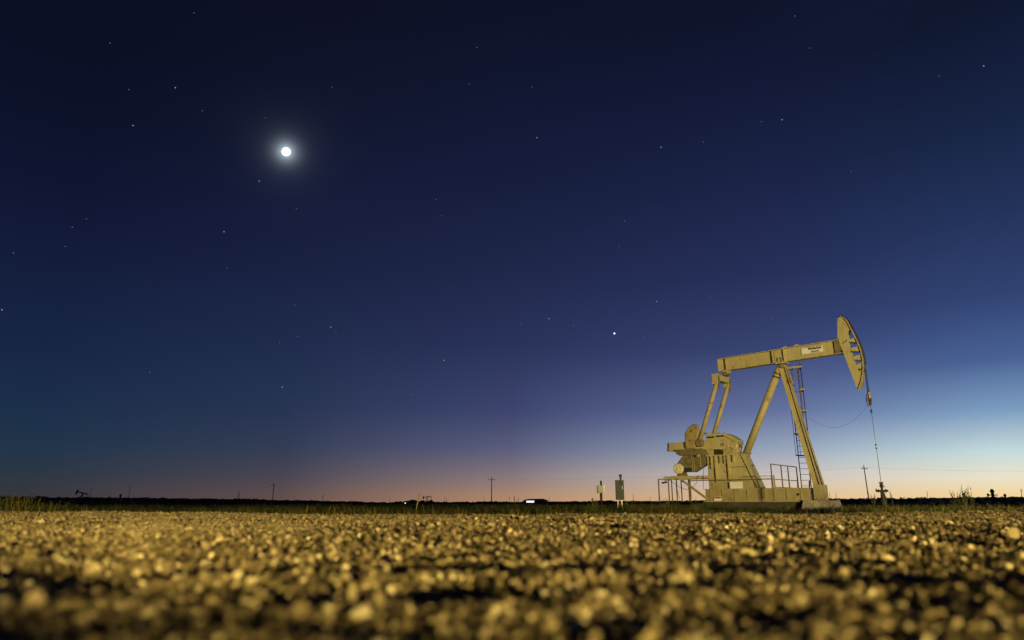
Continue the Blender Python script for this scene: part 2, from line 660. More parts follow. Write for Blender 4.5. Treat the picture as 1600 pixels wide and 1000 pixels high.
rocks = [rock_mesh('pebble_shape', 100 + i, 2) for i in range(14)]
far_lit_rocks = [rock_mesh('chip_shape', 200 + i, 2, FAR_LIT) for i in range(14)]


def gravel():
    P, Ro, Sc = [], [], []

    def band(r0, r1, n, smin, smax, powr, lift=0.3, az=44):
        r = np.sqrt(rng.uniform(r0 * r0, r1 * r1, n))
        a = np.radians(rng.uniform(-az, az, n))
        x, y = r * np.sin(a), r * np.cos(a)
        s = smin * (smax / smin) ** (rng.random(n) ** powr)
        for xi, yi, si in zip(x, y, s):
            if yi > road_edge(xi) + 2.6:
                continue
            if xi * xi + yi * yi < (0.30 + si * 2) ** 2:
                continue
            P.append((xi, yi, road_z(xi, yi) + si * rng.uniform(-0.1, 0.6) * (1 if si < 0.012 else lift)))
            Ro.append((rng.uniform(-1.2, 1.2), rng.uniform(-1.2, 1.2), rng.uniform(0, 6.28)))
            Sc.append((si, si, si))
    band(0.25, 1.6, 36000, 0.0015, 0.0075, 1.7)
    band(0.25, 2.4, 2600, 0.004, 0.014, 2.6, 0.8)
    band(1.5, 4.0, 115000, 0.002, 0.0080, 1.8)
    band(1.5, 4.0, 4000, 0.007, 0.018, 2.6, 0.7)
    band(3.8, 10.5, 230000, 0.0026, 0.0105, 2.0)
    band(3.5, 10.5, 3400, 0.009, 0.023, 2.8, 0.6)
    band(0.2, 10, 12000, 0.006, 0.02, 2.0, 0.3, 75)
    P, Ro, Sc = np.array(P), np.array(Ro), np.array(Sc)
    # brighter lit far band painted as paler stones, beginning nearer on the left
    edge = 2.9 + 0.42 * P[:, 0] + 0.8 * np.sin(P[:, 0] * 1.3 + 1.0)
    far = rng.random(len(P)) < np.clip((P[:, 1] - edge) / 2.2 + 0.25, 0.0, 0.92)
    scatter('loose_gravel', None, rocks, P[~far], Ro[~far], Sc[~far])
    return scatter('far_lit_gravel', None, far_lit_rocks, P[far], Ro[far], Sc[far])


gravel()

PALE = rough_mat('pale_limestone', (0.23, 0.20, 0.135), 0.85, 0, 0.22, 2.5, 0.3)
# individually visible larger stones ---------------------------------------------------
BIG = [
    (1107, 829, 19, 24, 'pale upright stone in the gravel right of centre, casting a dark gap beside it'),
    (546, 932, 34, 44, 'large blurred pale stone in the near gravel left of centre'),
    (1073, 908, 44, 40, 'large blurred pale stone low in the near gravel, below the pump'),
    (1590, 836, 34, 30, 'pale block of stone at the right edge of the photo'),
    (50, 861, 20, 15, 'small pale round stone in the gravel at the far left'),
    (1302, 875, 16, 15, 'small bright yellowish stone in the gravel below the samson post'),
    (1183, 822, 20, 10, 'flat pale stone lying on the gravel just below the pump base'),
    (690, 990, 40, 34, 'blurred pale stone at the bottom edge, left of centre'),
    (1390, 906, 22, 30, 'pale oval stone in the near gravel below the wellhead'),
    (1175, 866, 24, 20, 'tan stone in the middle gravel below the concrete pad'),
    (1190, 942, 26, 24, 'blurred bright stone in the near gravel, second from the bottom edge on the right'),
    (1330, 958, 24, 22, 'blurred yellowish stone near the bottom right'),
    (205, 865, 30, 20, 'tan lump of stone in the left middle gravel'),
    (390, 942, 22, 22, 'small blurred bright stone at the lower left, beside a dark hollow'),
]
for i, (px, py, wpx, hpx, lab) in enumerate(BIG):
    d = ray(px, py + hpx * 0.3)
    t = EYE / -d.z
    for _ in range(4):
        q = Vector((0, 0, EYE)) + d * t
        t = (EYE - road_z(q.x, q.y)) / -d.z
    q = Vector((0, 0, EYE)) + d * t
    depth = q.y * CP + (q.z - EYE) * SP
    sx = 0.85 * wpx / F * depth / 2
    sz = 0.85 * hpx / F * depth / 2
    me = rock_mesh('stone', 500 + i, 3, PALE, rough=0.6)
    o = bpy.data.objects.new('stone', me)
    COL.objects.link(o)
    o.location = (q.x, q.y + sx * 0.6, q.z + sz * 0.5)
    o.scale = (sx * 1.05, sx, sz * 1.35)
    o.rotation_euler = (0, 0, random.uniform(-0.5, 0.5))
    tag(o, lab, 'stone', 'larger stones lying in the gravel')


# ------------------------------------------------------------------ weeds
def blade_mesh(name, seed, n, h, spread, wid, mat, leafy=0, droop=0.35):
    rr = random.Random(seed)
    m = MB()
    for _ in range(n):
        a = rr.uniform(0, 6.283)
        b0 = Vector((rr.gauss(0, spread * 0.3), rr.gauss(0, spread * 0.3), 0))
        hh = h * rr.uniform(0.45, 1.0)
        lean = Vector((math.cos(a), math.sin(a), 0)) * hh * rr.uniform(0.05, droop)
        side = Vector((-math.sin(a), math.cos(a), 0)) * wid * rr.uniform(0.6, 1.2)
        pts = [b0 + lean * (t * t) + Vector((0, 0, hh * (t - 0.12 * t * t))) for t in (0, 0.4, 0.75, 1.0)]
        ws = (0.7, 0.9, 0.6, 0.05)
        V = []
        for p, q in zip(pts, ws):
            V += [p - side * q, p + side * q]
        m.add(V, [(0, 1, 3, 2), (2, 3, 5, 4), (4, 5, 7, 6)])
        for _k in range(leafy):
            t = rr.uniform(0.25, 1.0)
            p = b0 + lean * (t * t) + Vector((0, 0, hh * (t - 0.12 * t * t)))
            la = rr.uniform(0, 6.283)
            L = h * rr.uniform(0.06, 0.15)
            dr = Vector((math.cos(la), math.sin(la), rr.uniform(-0.2, 0.9))).normalized() * L
            sd_ = Vector((-math.sin(la), math.cos(la), rr.uniform(-0.4, 0.4))).normalized() * L * rr.uniform(0.2, 0.4)
            m.add([p, p + dr * 0.5 - sd_, p + dr, p + dr * 0.5 + sd_], [(0, 1, 2, 3)])
    me = bpy.data.meshes.new(name)
    me.from_pydata(m.v, [], m.f)
    me.materials.append(mat)
    return me


weed_kinds = [blade_mesh('grass_tuft', 1, 30, 0.34, 0.25, 0.006, LEAF), blade_mesh('grass_tuft', 2, 26, 0.40, 0.3, 0.006, DRYLEAF),
              blade_mesh('leafy_weed', 3, 12, 0.36, 0.30, 0.004, LEAF, 12), blade_mesh('leafy_weed', 4, 14, 0.30, 0.45, 0.004, LEAF, 14, 0.8),
              blade_mesh('leafy_weed', 5, 12, 0.38, 0.35, 0.004, LEAF, 10, 0.5)]


def on_pump_pad(x, y):
    dx, dy = x - 15.2, y - 37.8
    c, s = math.cos(R(40)), math.sin(R(40))
    u, v = dx * c - dy * s, dx * s + dy * c
    return -6.0 < u < 2.6 and -1.5 < v < 1.6


def weeds():
    P, Ro, Sc = [], [], []

    def band(y0, y1, n, s0, s1):
        y = np.sqrt(rng.uniform(y0 * y0, y1 * y1, n))
        x = rng.uniform(-1.0, 1.0, n) * (y * 0.92 + 3)
        for xi, yi in zip(x, y):
            if yi < road_edge(xi) + 2.2 or on_pump_pad(xi, yi):
                continue
            patch = noise.noise(Vector((xi * 0.16, yi * 0.16, 20)))
            patch2 = noise.noise(Vector((xi * 0.6, yi * 0.6, 30)))
            if patch + 0.6 * patch2 < -0.35 and rng.random() < 0.75:
                continue
            s = rng.uniform(s0, s1) * (1 + 0.35 * patch + 0.25 * patch2)
            pxx = 800 + 1104 * xi / yi
            if yi < 37 and 1246 < pxx < 1304 and rng.random() < .93:
                continue
            if yi < 37 and 1080 < pxx < 1250:
                s *= 0.6
            P.append((xi, yi, field_z(xi, yi) - 0.01))
            Ro.append((rng.uniform(-0.12, 0.12), rng.uniform(-0.12, 0.12), rng.uniform(0, 6.28)))
            Sc.append((s * 1.25, s * 1.25, s))
    band(8.9, 16, 2600, 0.55, 1.0)
    band(14, 34, 6500, 0.7, 1.15)
    band(34, 110, 9000, 0.7, 1.2)
    # rank growth at the far left edge of the pad
    for _ in range(420):
        yi = rng.uniform(10.5, 19)
        lim = -0.62 * yi
        xi = lim - rng.exponential(1.6)
        s = rng.uniform(0.9, 1.5) * (0.85 + 0.5 * min(1.0, (lim - xi) / 3)) * (1.2 if xi < -0.69 * yi else 1.0)
        P.append((xi, yi, field_z(xi, yi) - 0.01))
        Ro.append((rng.uniform(-0.15, 0.15), rng.uniform(-0.15, 0.15), rng.uniform(0, 6.28)))
        Sc.append((s, s, s))
    # weeds round the pump pad
    for _ in range(480):
        u, v = rng.uniform(-8.5, 6.5), rng.choice([rng.uniform(-3.2, -1.55), rng.uniform(1.65, 4)])
        c, sn = math.cos(R(40)), math.sin(R(40))
        xi, yi = 15.2 + u * c + v * sn, 37.8 - u * sn + v * c
        s = rng.uniform(0.6, 1.25) * (1.25 if u < -3.5 else 0.8)
        if v < 0 and 0.2 < u < 3.2 and rng.random() < .85:
            continue
        P.append((xi, yi, field_z(xi, yi) - 0.01))
        Ro.append((rng.uniform(-0.15, 0.15), rng.uniform(-0.15, 0.15), rng.uniform(0, 6.28)))
        Sc.append((s, s, s))
    return scatter('weeds', None, weed_kinds, P, Ro, Sc)


weeds()


def bush_mesh(name, seed, mat, n=260):
    rr = random.Random(seed)
    m = MB()
    lobes = [(Vector((rr.uniform(-0.6, 0.6), rr.uniform(-0.6, 0.6), rr.uniform(0.3, 0.62))), rr.uniform(0.22, 0.42)) for _ in range(7)]
    for _ in range(n):
        c, r_ = rr.choice(lobes)
        d = Vector((rr.gauss(0, 1), rr.gauss(0, 1), rr.gauss(0, 1))).normalized()
        p = c + d * r_ * rr.uniform(0.4, 1.05)
        if p.z < 0:
            p.z = -p.z
        a = Vector((rr.gauss(0, 1), rr.gauss(0, 1), rr.gauss(0, 1))).normalized()
        b = a.cross(d).normalized()
        L = rr.uniform(0.07, 0.15)
        m.add([p - a * L, p + b * L * 0.6, p + a * L, p - b * L * 0.6], [(0, 1, 2, 3)])
    me = bpy.data.meshes.new(name)
    me.from_pydata(m.v, [], m.f)
    me.materials.append(mat)
    return me


def far_scrub():
    kinds = [bush_mesh('scrub_bush', 40 + i, SCRUB) for i in range(4)]
    P, Ro, Sc = [], [], []
    for (y0, y1, n, s0, s1) in ((90, 250, 2600, 0.15, 0.40), (250, 700, 4200, 0.25, 0.9), (700, 2600, 6000, 1.0, 3.2)):
        y = np.exp(rng.uniform(math.log(y0), math.log(y1), n))
        x = rng.uniform(-1, 1, n) * y * 0.95
        for xi, yi in zip(x, y):
            q = noise.noise(Vector((xi * 3 / yi * 4, math.log(yi) * 5, 7)))
            pxx = 800 + 1104 * xi / yi
            if (812 < pxx < 862 and yi < 540) or (624 < pxx < 656 and yi < 430):
                continue
            if q < -0.3:
                continue
            s = rng.uniform(s0, s1) * (0.7 + 1.3 * max(0, q))
            P.append((xi, yi, field_z(xi, yi) - 0.05))
            Ro.append((0, 0, rng.uniform(0, 6.28)))
            Sc.append((s * 1.7, s * 1.7, s))
    scatter('scrub', None, kinds, P, Ro, Sc)


far_scrub()


# individual tall plants against the sky ------------------------------------------------
def tall_weed(px, ytop, Y, spread_px, n, label, seed, leafy=7, mat=LEAF, grp='tall weeds standing up against the sky'):
    base = at(px, 784, Y)
    base.z = field_z(base.x, base.y)
    top = at(px, ytop, Y).z
    h = top - base.z
    rr = random.Random(seed)
    root = empty('weed', base, 0)
    stems, leaves = MB(), MB()
    sp = spread_px / F * Y * CP * 0.5
    for k in range(n):
        a = rr.uniform(0, 6.283)
        hh = h * rr.uniform(0.55, 1.0) if k else h
        off = Vector((rr.uniform(-1, 1) * sp, rr.uniform(-1, 1) * sp * 0.7, hh))
        pts = [Vector((rr.gauss(0, .02), rr.gauss(0, .02), 0)), off * 0.45 + Vector((0, 0, 0.06 * hh)), off * 0.8, off]
        stems.tube(pts, [0.008, 0.006, 0.004, 0.002], 5, False)
        for q in range(leafy * 3):
            t = rr.uniform(0.25, 1.0)
            p = pts[0].lerp(pts[3], t)
            p = (pts[1].lerp(pts[2], (t - .3) / .5) if t < .8 else pts[2].lerp(pts[3], (t - .8) / .2)) if t > .3 else p
            la = rr.uniform(0, 6.283)
            L = rr.uniform(0.05, 0.13) * (1.2 - 0.6 * t)
            d = Vector((math.cos(la), math.sin(la), rr.uniform(0.2, 1.4))).normalized() * L
            sdv = Vector((-math.sin(la), math.cos(la), 0)) * L * 0.16
            leaves.add([p, p + d * 0.5 - sdv, p + d, p + d * 0.5 + sdv], [(0, 1, 2, 3)])
    stems.build('stem', BARK, root)
    leaves.build('foliage', mat, root)
    tag(root, label, 'weed', grp)


tall_weed(1497, 764, 30, 30, 20, 'bushy green weed left of the two tall sprigs, right of the wellhead', 1, 14)
tall_weed(1508, 758, 29.5, 14, 6, 'tallest feathery weed sprig against the pale sky at the right', 2, 12)
tall_weed(1519, 761, 30.5, 12, 6, 'feathery weed sprig to the right of the tallest one', 3, 12)
tall_weed(1396, 766, 33, 8, 4, 'thin weed sprig just right of the wellhead', 4)
tall_weed(1384, 760, 31, 12, 5, 'wiry weed growing against the right side of the wellhead', 5)
tall_weed(1365, 768, 31.5, 12, 5, 'low weed growing against the left side of the wellhead', 6)
tall_weed(8, 768, 13, 40, 16, 'rank green weed clump at the left edge of the photo', 7)
tall_weed(44, 766, 15, 20, 7, 'thin tall weed beside the clump at the far left', 8, 4)
tall_weed(928, 778, 14, 22, 9, 'spreading green weed in front of the white box post', 9)
tall_weed(980, 781, 15, 30, 9, 'low green weed in front of the grey cabinet legs', 10)
tall_weed(1046, 775, 33, 20, 9, 'green weed growing under the left end of the motor platform', 11)
tall_weed(1086, 775, 33, 16, 8, 'green weed growing beside the diagonal brace of the pump', 12)
tall_weed(1224, 783, 31, 34, 14, 'bushy weed in front of the pump base, left of the concrete block', 13, 9)

# ------------------------------------------------------------------ the pumping unit
YAW = R(40)
PO = Vector((15.2, 37.8, 0.0))
UX = Vector((math.cos(YAW), -math.sin(YAW), 0))
VX = Vector((math.sin(YAW), math.cos(YAW), 0))


def L(x, y, v):
    """photo position -> (u, w) on the pump's own plane at depth v"""
    d = ray(x, y)
    o = Vector((0, 0, EYE)) - PO
    t = (v - o.dot(VX)) / d.dot(VX)
    p = o + d * t
    return (p.dot(UX), p.z)


def LP(pts, v):
    return [L(x, y, v) for x, y in pts]


pump = empty('pumpjack', PO, -YAW)
tag(pump, 'large tan painted oil well pumpjack with ladder, rusty counterweights and horsehead at the right', 'pumpjack')

# skid
(u0, w0), (u1, w1) = L(1103, 783, -0.6), L(1263.5, 762, -0.6)
sk = MB()
sk.box(u0, u1, -0.6, -0.52, w0, w1)
sk.box(u0, u1, 0.52, 0.6, w0, w1)
sk.box(u0, u1, -0.52, 0.52, w1 - 0.05, w1 - 0.002)
sk.box(u1 - 0.08, u1 - 0.002, -0.52, 0.52, w0, w1 - 0.06)
sk.box(u0 + 0.002, u0 + 0.08, -0.52, 0.52, w0, w1 - 0.06)
skid = sk.build('skid_base', PAINT, pump, 0.01)
fl = MB()
fl.box(u0 - 0.05, u1 + 0.4, -0.74, -0.602, w0 - 0.05, w0 + 0.012)
fl.build('lower_flange', PAINT, skid)
fl = MB()
fl.box(u0, u1, -0.68, -0.602, w1 - 0.035, w1 + 0.004)
fl.build('upper_flange', PAINT, skid)
for i in range(8):
    uu = u0 + (u1 - u0) * (i + 0.4) / 8
    MB().box(uu, uu + 0.03, -0.645, -0.603, w0 + 0.014, w1 - 0.04).build('web_stiffener', PAINT, skid)
MB().lathe((u1 - 0.55, -0.64, (w0 + w1) / 2), (0, 1, 0), [(-0.03, 0.06), (0.02, 0.06)], 12).build('bolt', DARK, skid)

# pedestal
PV = 0.38
pl = LP([(1104.5, 713), (1162.5, 710), (1188, 761.5), (1108, 764.5)], -PV)
wt = w1 + 0.006
pl[2] = (pl[2][0], wt)
pl[3] = (pl[3][0], wt)
ptop = min(pl[0][1], pl[1][1])
pl[0] = (pl[0][0], ptop)
pl[1] = (pl[1][0], ptop)
ped = MB().prism(pl, -PV, PV).build('gearbox_pedestal', PAINT, pump, 0.012)
capb = MB().box(pl[0][0] - 0.06, pl[1][0] + 0.05, -PV - 0.07, PV + 0.07, ptop + 0.002, ptop + 0.06)
capb.build('top_plate', PAINT, ped)
for x, yb, wd in ((1113.5, 733, .05), (1121.5, 753, .06), (1127, 724, .04), (1133.5, 724, .04), (1141, 750, .06), (1147, 722, .04)):
    uu, wb = L(x, yb, -PV)
    MB().prism([(uu - wd / 2, ptop - 0.002), (uu + wd / 2, ptop - 0.002), (uu + wd / 2, wb), (uu - wd / 2, wb)], -PV - 0.16, -PV - 0.002).build('pedestal_rib', PAINT, ped)
ea, eb = pl[1], pl[2]
ex = MB()
dxx, dzz = eb[0] - ea[0], eb[1] - ea[1]
for vv in (-PV, PV):
    sgn = -1 if vv < 0 else 1
    ex.prism([(ea[0] - 0.14, ea[1] - 0.01), (ea[0] - 0.01, ea[1] - 0.01), (eb[0] - 0.01, eb[1] + 0.01), (eb[0] - 0.14, eb[1] + 0.01)], vv + sgn * 0.004, vv + sgn * 0.10)
ex.build('edge_flange', PAINT, ped)
(ua, wa) = L(1140, 730, -PV)
MB().box(ua, pl[1][0] + 0.25, -PV - 0.02, -PV - 0.003, wa - 0.02, wa + 0.02).build('weld_strip', GREASE, ped)
(ua, wa), (ub, wb) = L(1141, 764, -PV - .2), L(1160, 752.5, -PV - .2)
MB().box(ua, ub, -PV - 0.225, -PV - 0.20, wa, wb).build('sign_plate', WHITEP, ped)['label'] = 'blank looking weathered white sign plate'
(ua, wa), (ub, wb) = L(1116, 782.5, -0.66), L(1127.5, 776, -0.66)
wn = MB().box(ua, ub, -0.665, -0.65, wa, wb).build('warning_sign', WHITEP, skid)
wn['label'] = 'small white warning sign with a red heading band'
MB().box(ua + .02, ub - .02, -0.669, -0.6655, wb - (wb - wa) * 0.42, wb - 0.015).build('heading_band', REDP, wn)

# gearbox
GV = 0.40
gtop = ptop + 0.062
g = MB()
body = LP([(1101, 700), (1101, 688), (1103, 680), (1134, 679.5), (1151, 690), (1152, 712), (1106, 712)], -GV)
body[-1] = (body[-1][0], gtop)
body[-2] = (body[-2][0], gtop)
g.prism(body, -GV + .08, GV - .08)
gear = g.build('gearbox', PAINT, pump, 0.02)
lid = MB().prism(LP([(1100.5, 680.5), (1100.5, 678), (1120, 677.3), (1133.5, 677), (1144, 681), (1152.5, 687), (1153, 690), (1150, 691.5), (1133, 682)], -GV), -GV, GV)
lid.build('gearbox_lid', PAINT, gear, 0.015)
sp_ = MB().prism(LP([(1100.5, 690), (1152.5, 691), (1152.5, 693.5), (1100.5, 692.5)], -GV), -GV - 0.02, GV + 0.02)
sp_.build('split_flange', PAINT, gear)
(uc, wc) = L(1130, 694.5, -0.6)          # crank shaft
(uq, wq) = L(1143, 696, -GV)
MB().lathe((uc, 0, wc), (0, 1, 0), [(-0.48, 0.20), (-0.40, 0.30), (0.40, 0.30), (0.48, 0.20)], 20).build('bearing_cap', PAINT, gear)
MB().lathe((uq + 0.1, 0, wq), (0, 1, 0), [(-0.40, 0.16), (-0.34, 0.25), (0.34, 0.25), (0.40, 0.16)], 18).build('bearing_cap', PAINT, gear)
MB().lathe((uc, 0, wc), (0, 1, 0), [(-0.70, 0.11), (0.70, 0.11)], 16).build('crank_shaft', STEEL, gear)
ar = LP([(1114.5, 713), (1114.5, 701), (1118, 699), (1127, 701), (1129.5, 705), (1129.5, 713)], -GV)
MB().prism(ar, -GV + 0.075, -GV + 0.079).build('inspection_recess', DARK, gear)
for x in (1103, 1112, 1122, 1131):
    (ub_, wb_) = L(x, 677, -GV)
    MB().lathe((ub_, -GV + 0.08, wb_ - 0.02), (0, 0, 1), [(0, .035), (0.07, .035), (0.09, .02)], 6).build('bolt', GREASE, gear)
for x, y in ((1126, 681), (1110, 683)):
    a_ = L(x - 6, y + 1.8, -GV)
    b_ = L(x + 5, y - 1.2, -GV)
    MB().box(a_[0], b_[0], -GV - 0.006, -GV + 0.07, a_[1], b_[1]).build('vent_recess', DARK, gear)
(ub_, wb_) = L(1152.5, 695, -GV)
MB().tube([(ub_ - .05, -.2, wb_ + .05), (ub_ + .10, -.2, wb_ + .03), (ub_ + .12, -.2, wb_ - .14)], .045, 8).build('drain_pipe', GREASE, gear)


# cranks with their counterweights (at rest)
def crank(v0, sgn):
    va, vb = (v0 - 0.09, v0 + 0.09)
    poly = LP([(1044, 692.5), (1043.5, 705.5), (1060, 706), (1085, 704.5), (1110, 702), (1131, 702.5), (1137.5, 700), (1139, 695), (1136.5, 689.5), (1128, 687.5), (1100, 688), (1075, 690)], -0.6)
    c = MB().prism(poly, va, vb).build('crank_arm', PAINT, pump, 0.02)
    vo0, vo1 = (v0 - 0.30, v0 - 0.094) if sgn < 0 else (v0 + 0.094, v0 + 0.30)
    up = LP([(1072.5, 691), (1072, 678), (1076, 670), (1083, 664), (1089, 662.5), (1094, 665), (1095.5, 675), (1093, 689), (1090, 695), (1089, 701), (1074, 702)], -0.6)
    if sgn < 0:
        MB().prism(up, vo0, vo1).build('counterweight', WORN, c, 0.09)
    lo = LP([(1057, 703), (1100, 701), (1101, 706), (1092, 711), (1066, 713), (1059, 710)], -0.6)
    MB().prism(lo, vo0 + 0.03, vo1 - 0.03).build('counterweight', GREASE, c, 0.04)['label'] = 'lower counterweight painted dark for its shade'  # darker paint carries the shade on the underside of the weight
    pl_ = LP([(1043.6, 692.7), (1043.1, 705.3), (1046, 705.5), (1046.5, 692.6)], -0.6)
    MB().prism(pl_, va - 0.004, vb + 0.004).build('tip_plate', RUST, c)
    (ub, wb) = L(1084, 674, -0.6)
    for du, dw in ((0, 0), (-0.12, -0.55)):
        MB().lathe((ub + du, vo0 if sgn < 0 else vo1, wb + dw), (0, -1 if sgn < 0 else 1, 0), [(-0.01, 0.06), (0.05, 0.06), (0.07, 0.03)], 6).build('bolt', GREASE, c)
    (up_, wp_) = L(1095.5, 692, -0.6)
    MB().lathe((up_, v0, wp_), (0, sgn, 0), [(-0.02, 0.13), (0.30, 0.13)], 14).build('wrist_pin', GREASE, c)
    return up_, wp_


up_, wp_ = crank(-0.58, -1)
crank(0.58, 1)

# pitman arms
(ue, we) = L(1119.5, 588, -0.78)
for sgn in (-1, 1):
    v = 0.80 * sgn
    p = MB().tube([(up_ + .02, v, wp_ + .12), (ue - .02, v, we - .42)], .125, 14).build('pitman_arm', PAINT, pump)
    MB().lathe((up_, v - .12, wp_), (0, 1, 0), [(0, .2), (.03, .25), (.21, .25), (.24, .2)], 18).build('wrist_bearing', GREASE, p)
    bx = MB().prism([(ue - .23, we + .16), (ue + .13, we + .16), (ue + .11, we - .46), (ue - .26, we - .46)], v - .12, v + .12)
    bx.build('equalizer_clamp', PAINT, p, .015)
    MB().tube([(ue + .12, v - .06, we + .1), (ue + .20, v - .06, we - .3), (ue + .10, v - .06, we - .8)], .035, 6).build('pin_strap', GREASE, p)

# equalizer beam
eq = MB().box(ue - .14, ue + .10, -.68, .68, we - .22, we + .12).build('equalizer_beam', PAINT, pump, .02)
MB().box(ue - .20, ue + .16, -.68, .68, we + .122, we + .15).build('flange', PAINT, eq)
MB().box(ue - .20, ue + .16, -.68, .68, we - .25, we - .222).build('flange', PAINT, eq)

# samson post
def leg(tx, ty, tv, bx, by, bv, r, name='samson_post_leg', ref=None):
    ua, wa_ = ref[0] if ref else L(tx, ty, tv)
    ub, wb_ = ref[1] if ref else L(bx, by, bv)
    o = MB().tube([(ub, bv, wb_), (ua, tv, wa_)], r, 18).build(name, PAINT, pump)
    return o, (ua, wa_), (ub, wb_)


lt, lb = L(1221, 571, -.16), L(1275.5, 758, -.46)


def h_leg(tv, bv):
    T, Bm = Vector((lt[0], tv, lt[1])), Vector((lb[0], bv, lb[1]))
    ax = (T - Bm).normalized()
    a = Vector((ax.z, 0, -ax.x)).normalized()
    b = a.cross(ax).normalized()
    out = None
    for nm, a0, a1, b0, b1 in (('samson_post_leg', -.14, .14, -.012, .012), ('flange', -.168, -.142, -.11, .11), ('flange', .142, .168, -.11, .11)):
        V = [p + a * x + b * y for p in (Bm, T) for x, y in ((a0, b0), (a1, b0), (a1, b1), (a0, b1))]
        o = MB().add(V, [(0, 3, 2, 1), (4, 5, 6, 7), (0, 1, 5, 4), (1, 2, 6, 5), (2, 3, 7, 6), (3, 0, 4, 7)]).build(nm, PAINT, out or pump)
        out = out or o
    return out


l1 = h_leg(-.10, -.30)
l2 = h_leg(.10, .30)
l3, rt, rb = leg(1218.5, 574, 0, 1165, 711, 0, .20)
for t0_, mm in ((.06, GREASE), (.10, RUST)):
    p = Vector((rt[0], 0, rt[1])).lerp(Vector((rb[0], 0, rb[1])), t0_)
    q = Vector((rt[0], 0, rt[1])).lerp(Vector((rb[0], 0, rb[1])), t0_ + .018)
    MB().tube([p, q], .212, 18).build('collar', mm, l3)
MB().box(rb[0] - .30, rb[0] + .22, -.34, .34, ptop + .063, ptop + .12).build('foot_plate', GREASE, l3)
for sgn, lg in ((-1, l1), (1, l2)):
    bu0, bw0 = L(1271.5, 781.5, -.62)
    bu1, bw1 = L(1282, 757.5, -.62)
    vv = (-.52, -.20) if sgn < 0 else (.20, .52)
    MB().box(bu0, bu1, vv[0], vv[1], bw0, lb[1] + .02).build('foot_box', PAINT, lg, .012)
MB().box(bu0 + .06, bu1 - .06, -.195, .195, bw0 + .3, bw0 + .62).build('cross_tie', PAINT, pump)
# cross braces between the front legs
for t in (.28, .62):
    a = Vector((lt[0], -.09, lt[1])).lerp(Vector((lb[0], -.28, lb[1])), t)
    b = Vector((a.x, -a.y, a.z))
    MB().tube([a, b], .05, 8).build('leg_brace', PAINT, l1)

# walking beam
bw_, bh_ = .20, None
A0, A1 = L(1121, 560.5, -.2), L(1309, 530, -.2)
bang = math.atan2(A1[1] - A0[1], A1[0] - A0[0])
BL = math.hypot(A1[0] - A0[0], A1[1] - A0[1])
ca, sa = math.cos(bang), math.sin(bang)
H_ = L(1226, 565, -.2)
BD = -((H_[0] - A0[0]) * -sa + (H_[1] - A0[1]) * ca)


def B(a, d):
    """a metres along the beam, d metres below its top"""
    return (A0[0] + a * ca + d * sa, A0[1] + a * sa - d * ca)


def BX(px, v=-.2):
    lo, hi = 0.0, BL
    # position along the beam seen at photo x
    for _ in range(30):
        m_ = (lo + hi) / 2
        q = B(m_, BD / 2)
        wp = PO + UX * q[0] + VX * v + Vector((0, 0, q[1]))
        dd = wp - Vector((0, 0, EYE))
        dep = dd.y * CP + dd.z * SP
        if 800 + F * dd.x / dep < px:
            lo = m_
        else:
            hi = m_
    return (lo + hi) / 2


ft = .035


def bpr(a0, a1, d0, d1, v0, v1):
    return MB().prism([B(a0, d0), B(a1, d0), B(a1, d1), B(a0, d1)], v0, v1)


beam = bpr(0, BL + .15, ft + .002, BD - ft - .002, -.012, .012).build('walking_beam', PAINT, pump)
bpr(0, BL + .12, 0, ft, -.20, .20).build('top_flange', PAINT, beam, .006)
bpr(.28, BL + .12, BD - ft, BD, -.20, .20).build('bottom_flange', PAINT, beam, .006)
for px in (1133.5, 1206.5, 1224):
    a = BX(px)
    for vv in ((-.195, -.014), (.014, .195)):
        bpr(a - .015, a + .015, ft + .003, BD - ft - .003, vv[0], vv[1]).build('stiffener', PAINT, beam)
a = BX(1122)
bpr(a - .03, a - .005, ft + .003, BD - .02, -.19, .19).build('end_plate', PAINT, beam)
# reinforcing plate above the saddle
a0_, a1_ = BX(1209), BX(1222)
bpr(a0_, a1_, ft + .003, BD - ft - .003, -.07, -.014).build('web_plate', PAINT, beam)
for q in (.3, .72):
    aa = a0_ + (a1_ - a0_) * q
    bpr(aa - .04, aa + .04, BD - .30, BD - .05, -.11, -.0705).build('clamp_bolt', GREASE, beam)
for px in (1225.5, 1244):
    a = BX(px)
    bpr(a - .10, a + .12, -.10, -.002, -.12, .12).build('top_clamp', PAINT, beam)
# sign
a0_, a1_ = BX(1252.5, -.07), BX(1286, -.07)
bpr(a0_, a1_, .17, .50, -.075, -.06).build('sign_plate', WHITEP, beam)


def text_part(body, size, parent, mat, shear=0.0, offset=0.0, a=0.0, d=0.0, v=-.078, width=None):
    cu = bpy.data.curves.new('lettering', 'FONT')
    cu.body = body
    cu.size = size
    cu.shear = shear
    cu.offset = offset
    cu.extrude = 0.0
    tmp = bpy.data.objects.new('lettering', cu)
    COL.objects.link(tmp)
    dg = bpy.context.evaluated_depsgraph_get()
    me = bpy.data.meshes.new_from_object(tmp.evaluated_get(dg))
    bpy.data.objects.remove(tmp)
    xs = [q.co.x for q in me.vertices]
    wdt = max(xs) - min(xs)
    k = (width / wdt) if width else 1.0
    for q in me.vertices:
        x, y = (q.co.x - min(xs)) * k, q.co.y
        uu, ww = B(a + x, d - y)
        q.co = (uu, v, ww)
    me.materials.clear()
    me.materials.append(mat)
    me.name = 'lettering'
    o = bpy.data.objects.new('lettering', me)
    COL.objects.link(o)
    o.parent = parent
    return o


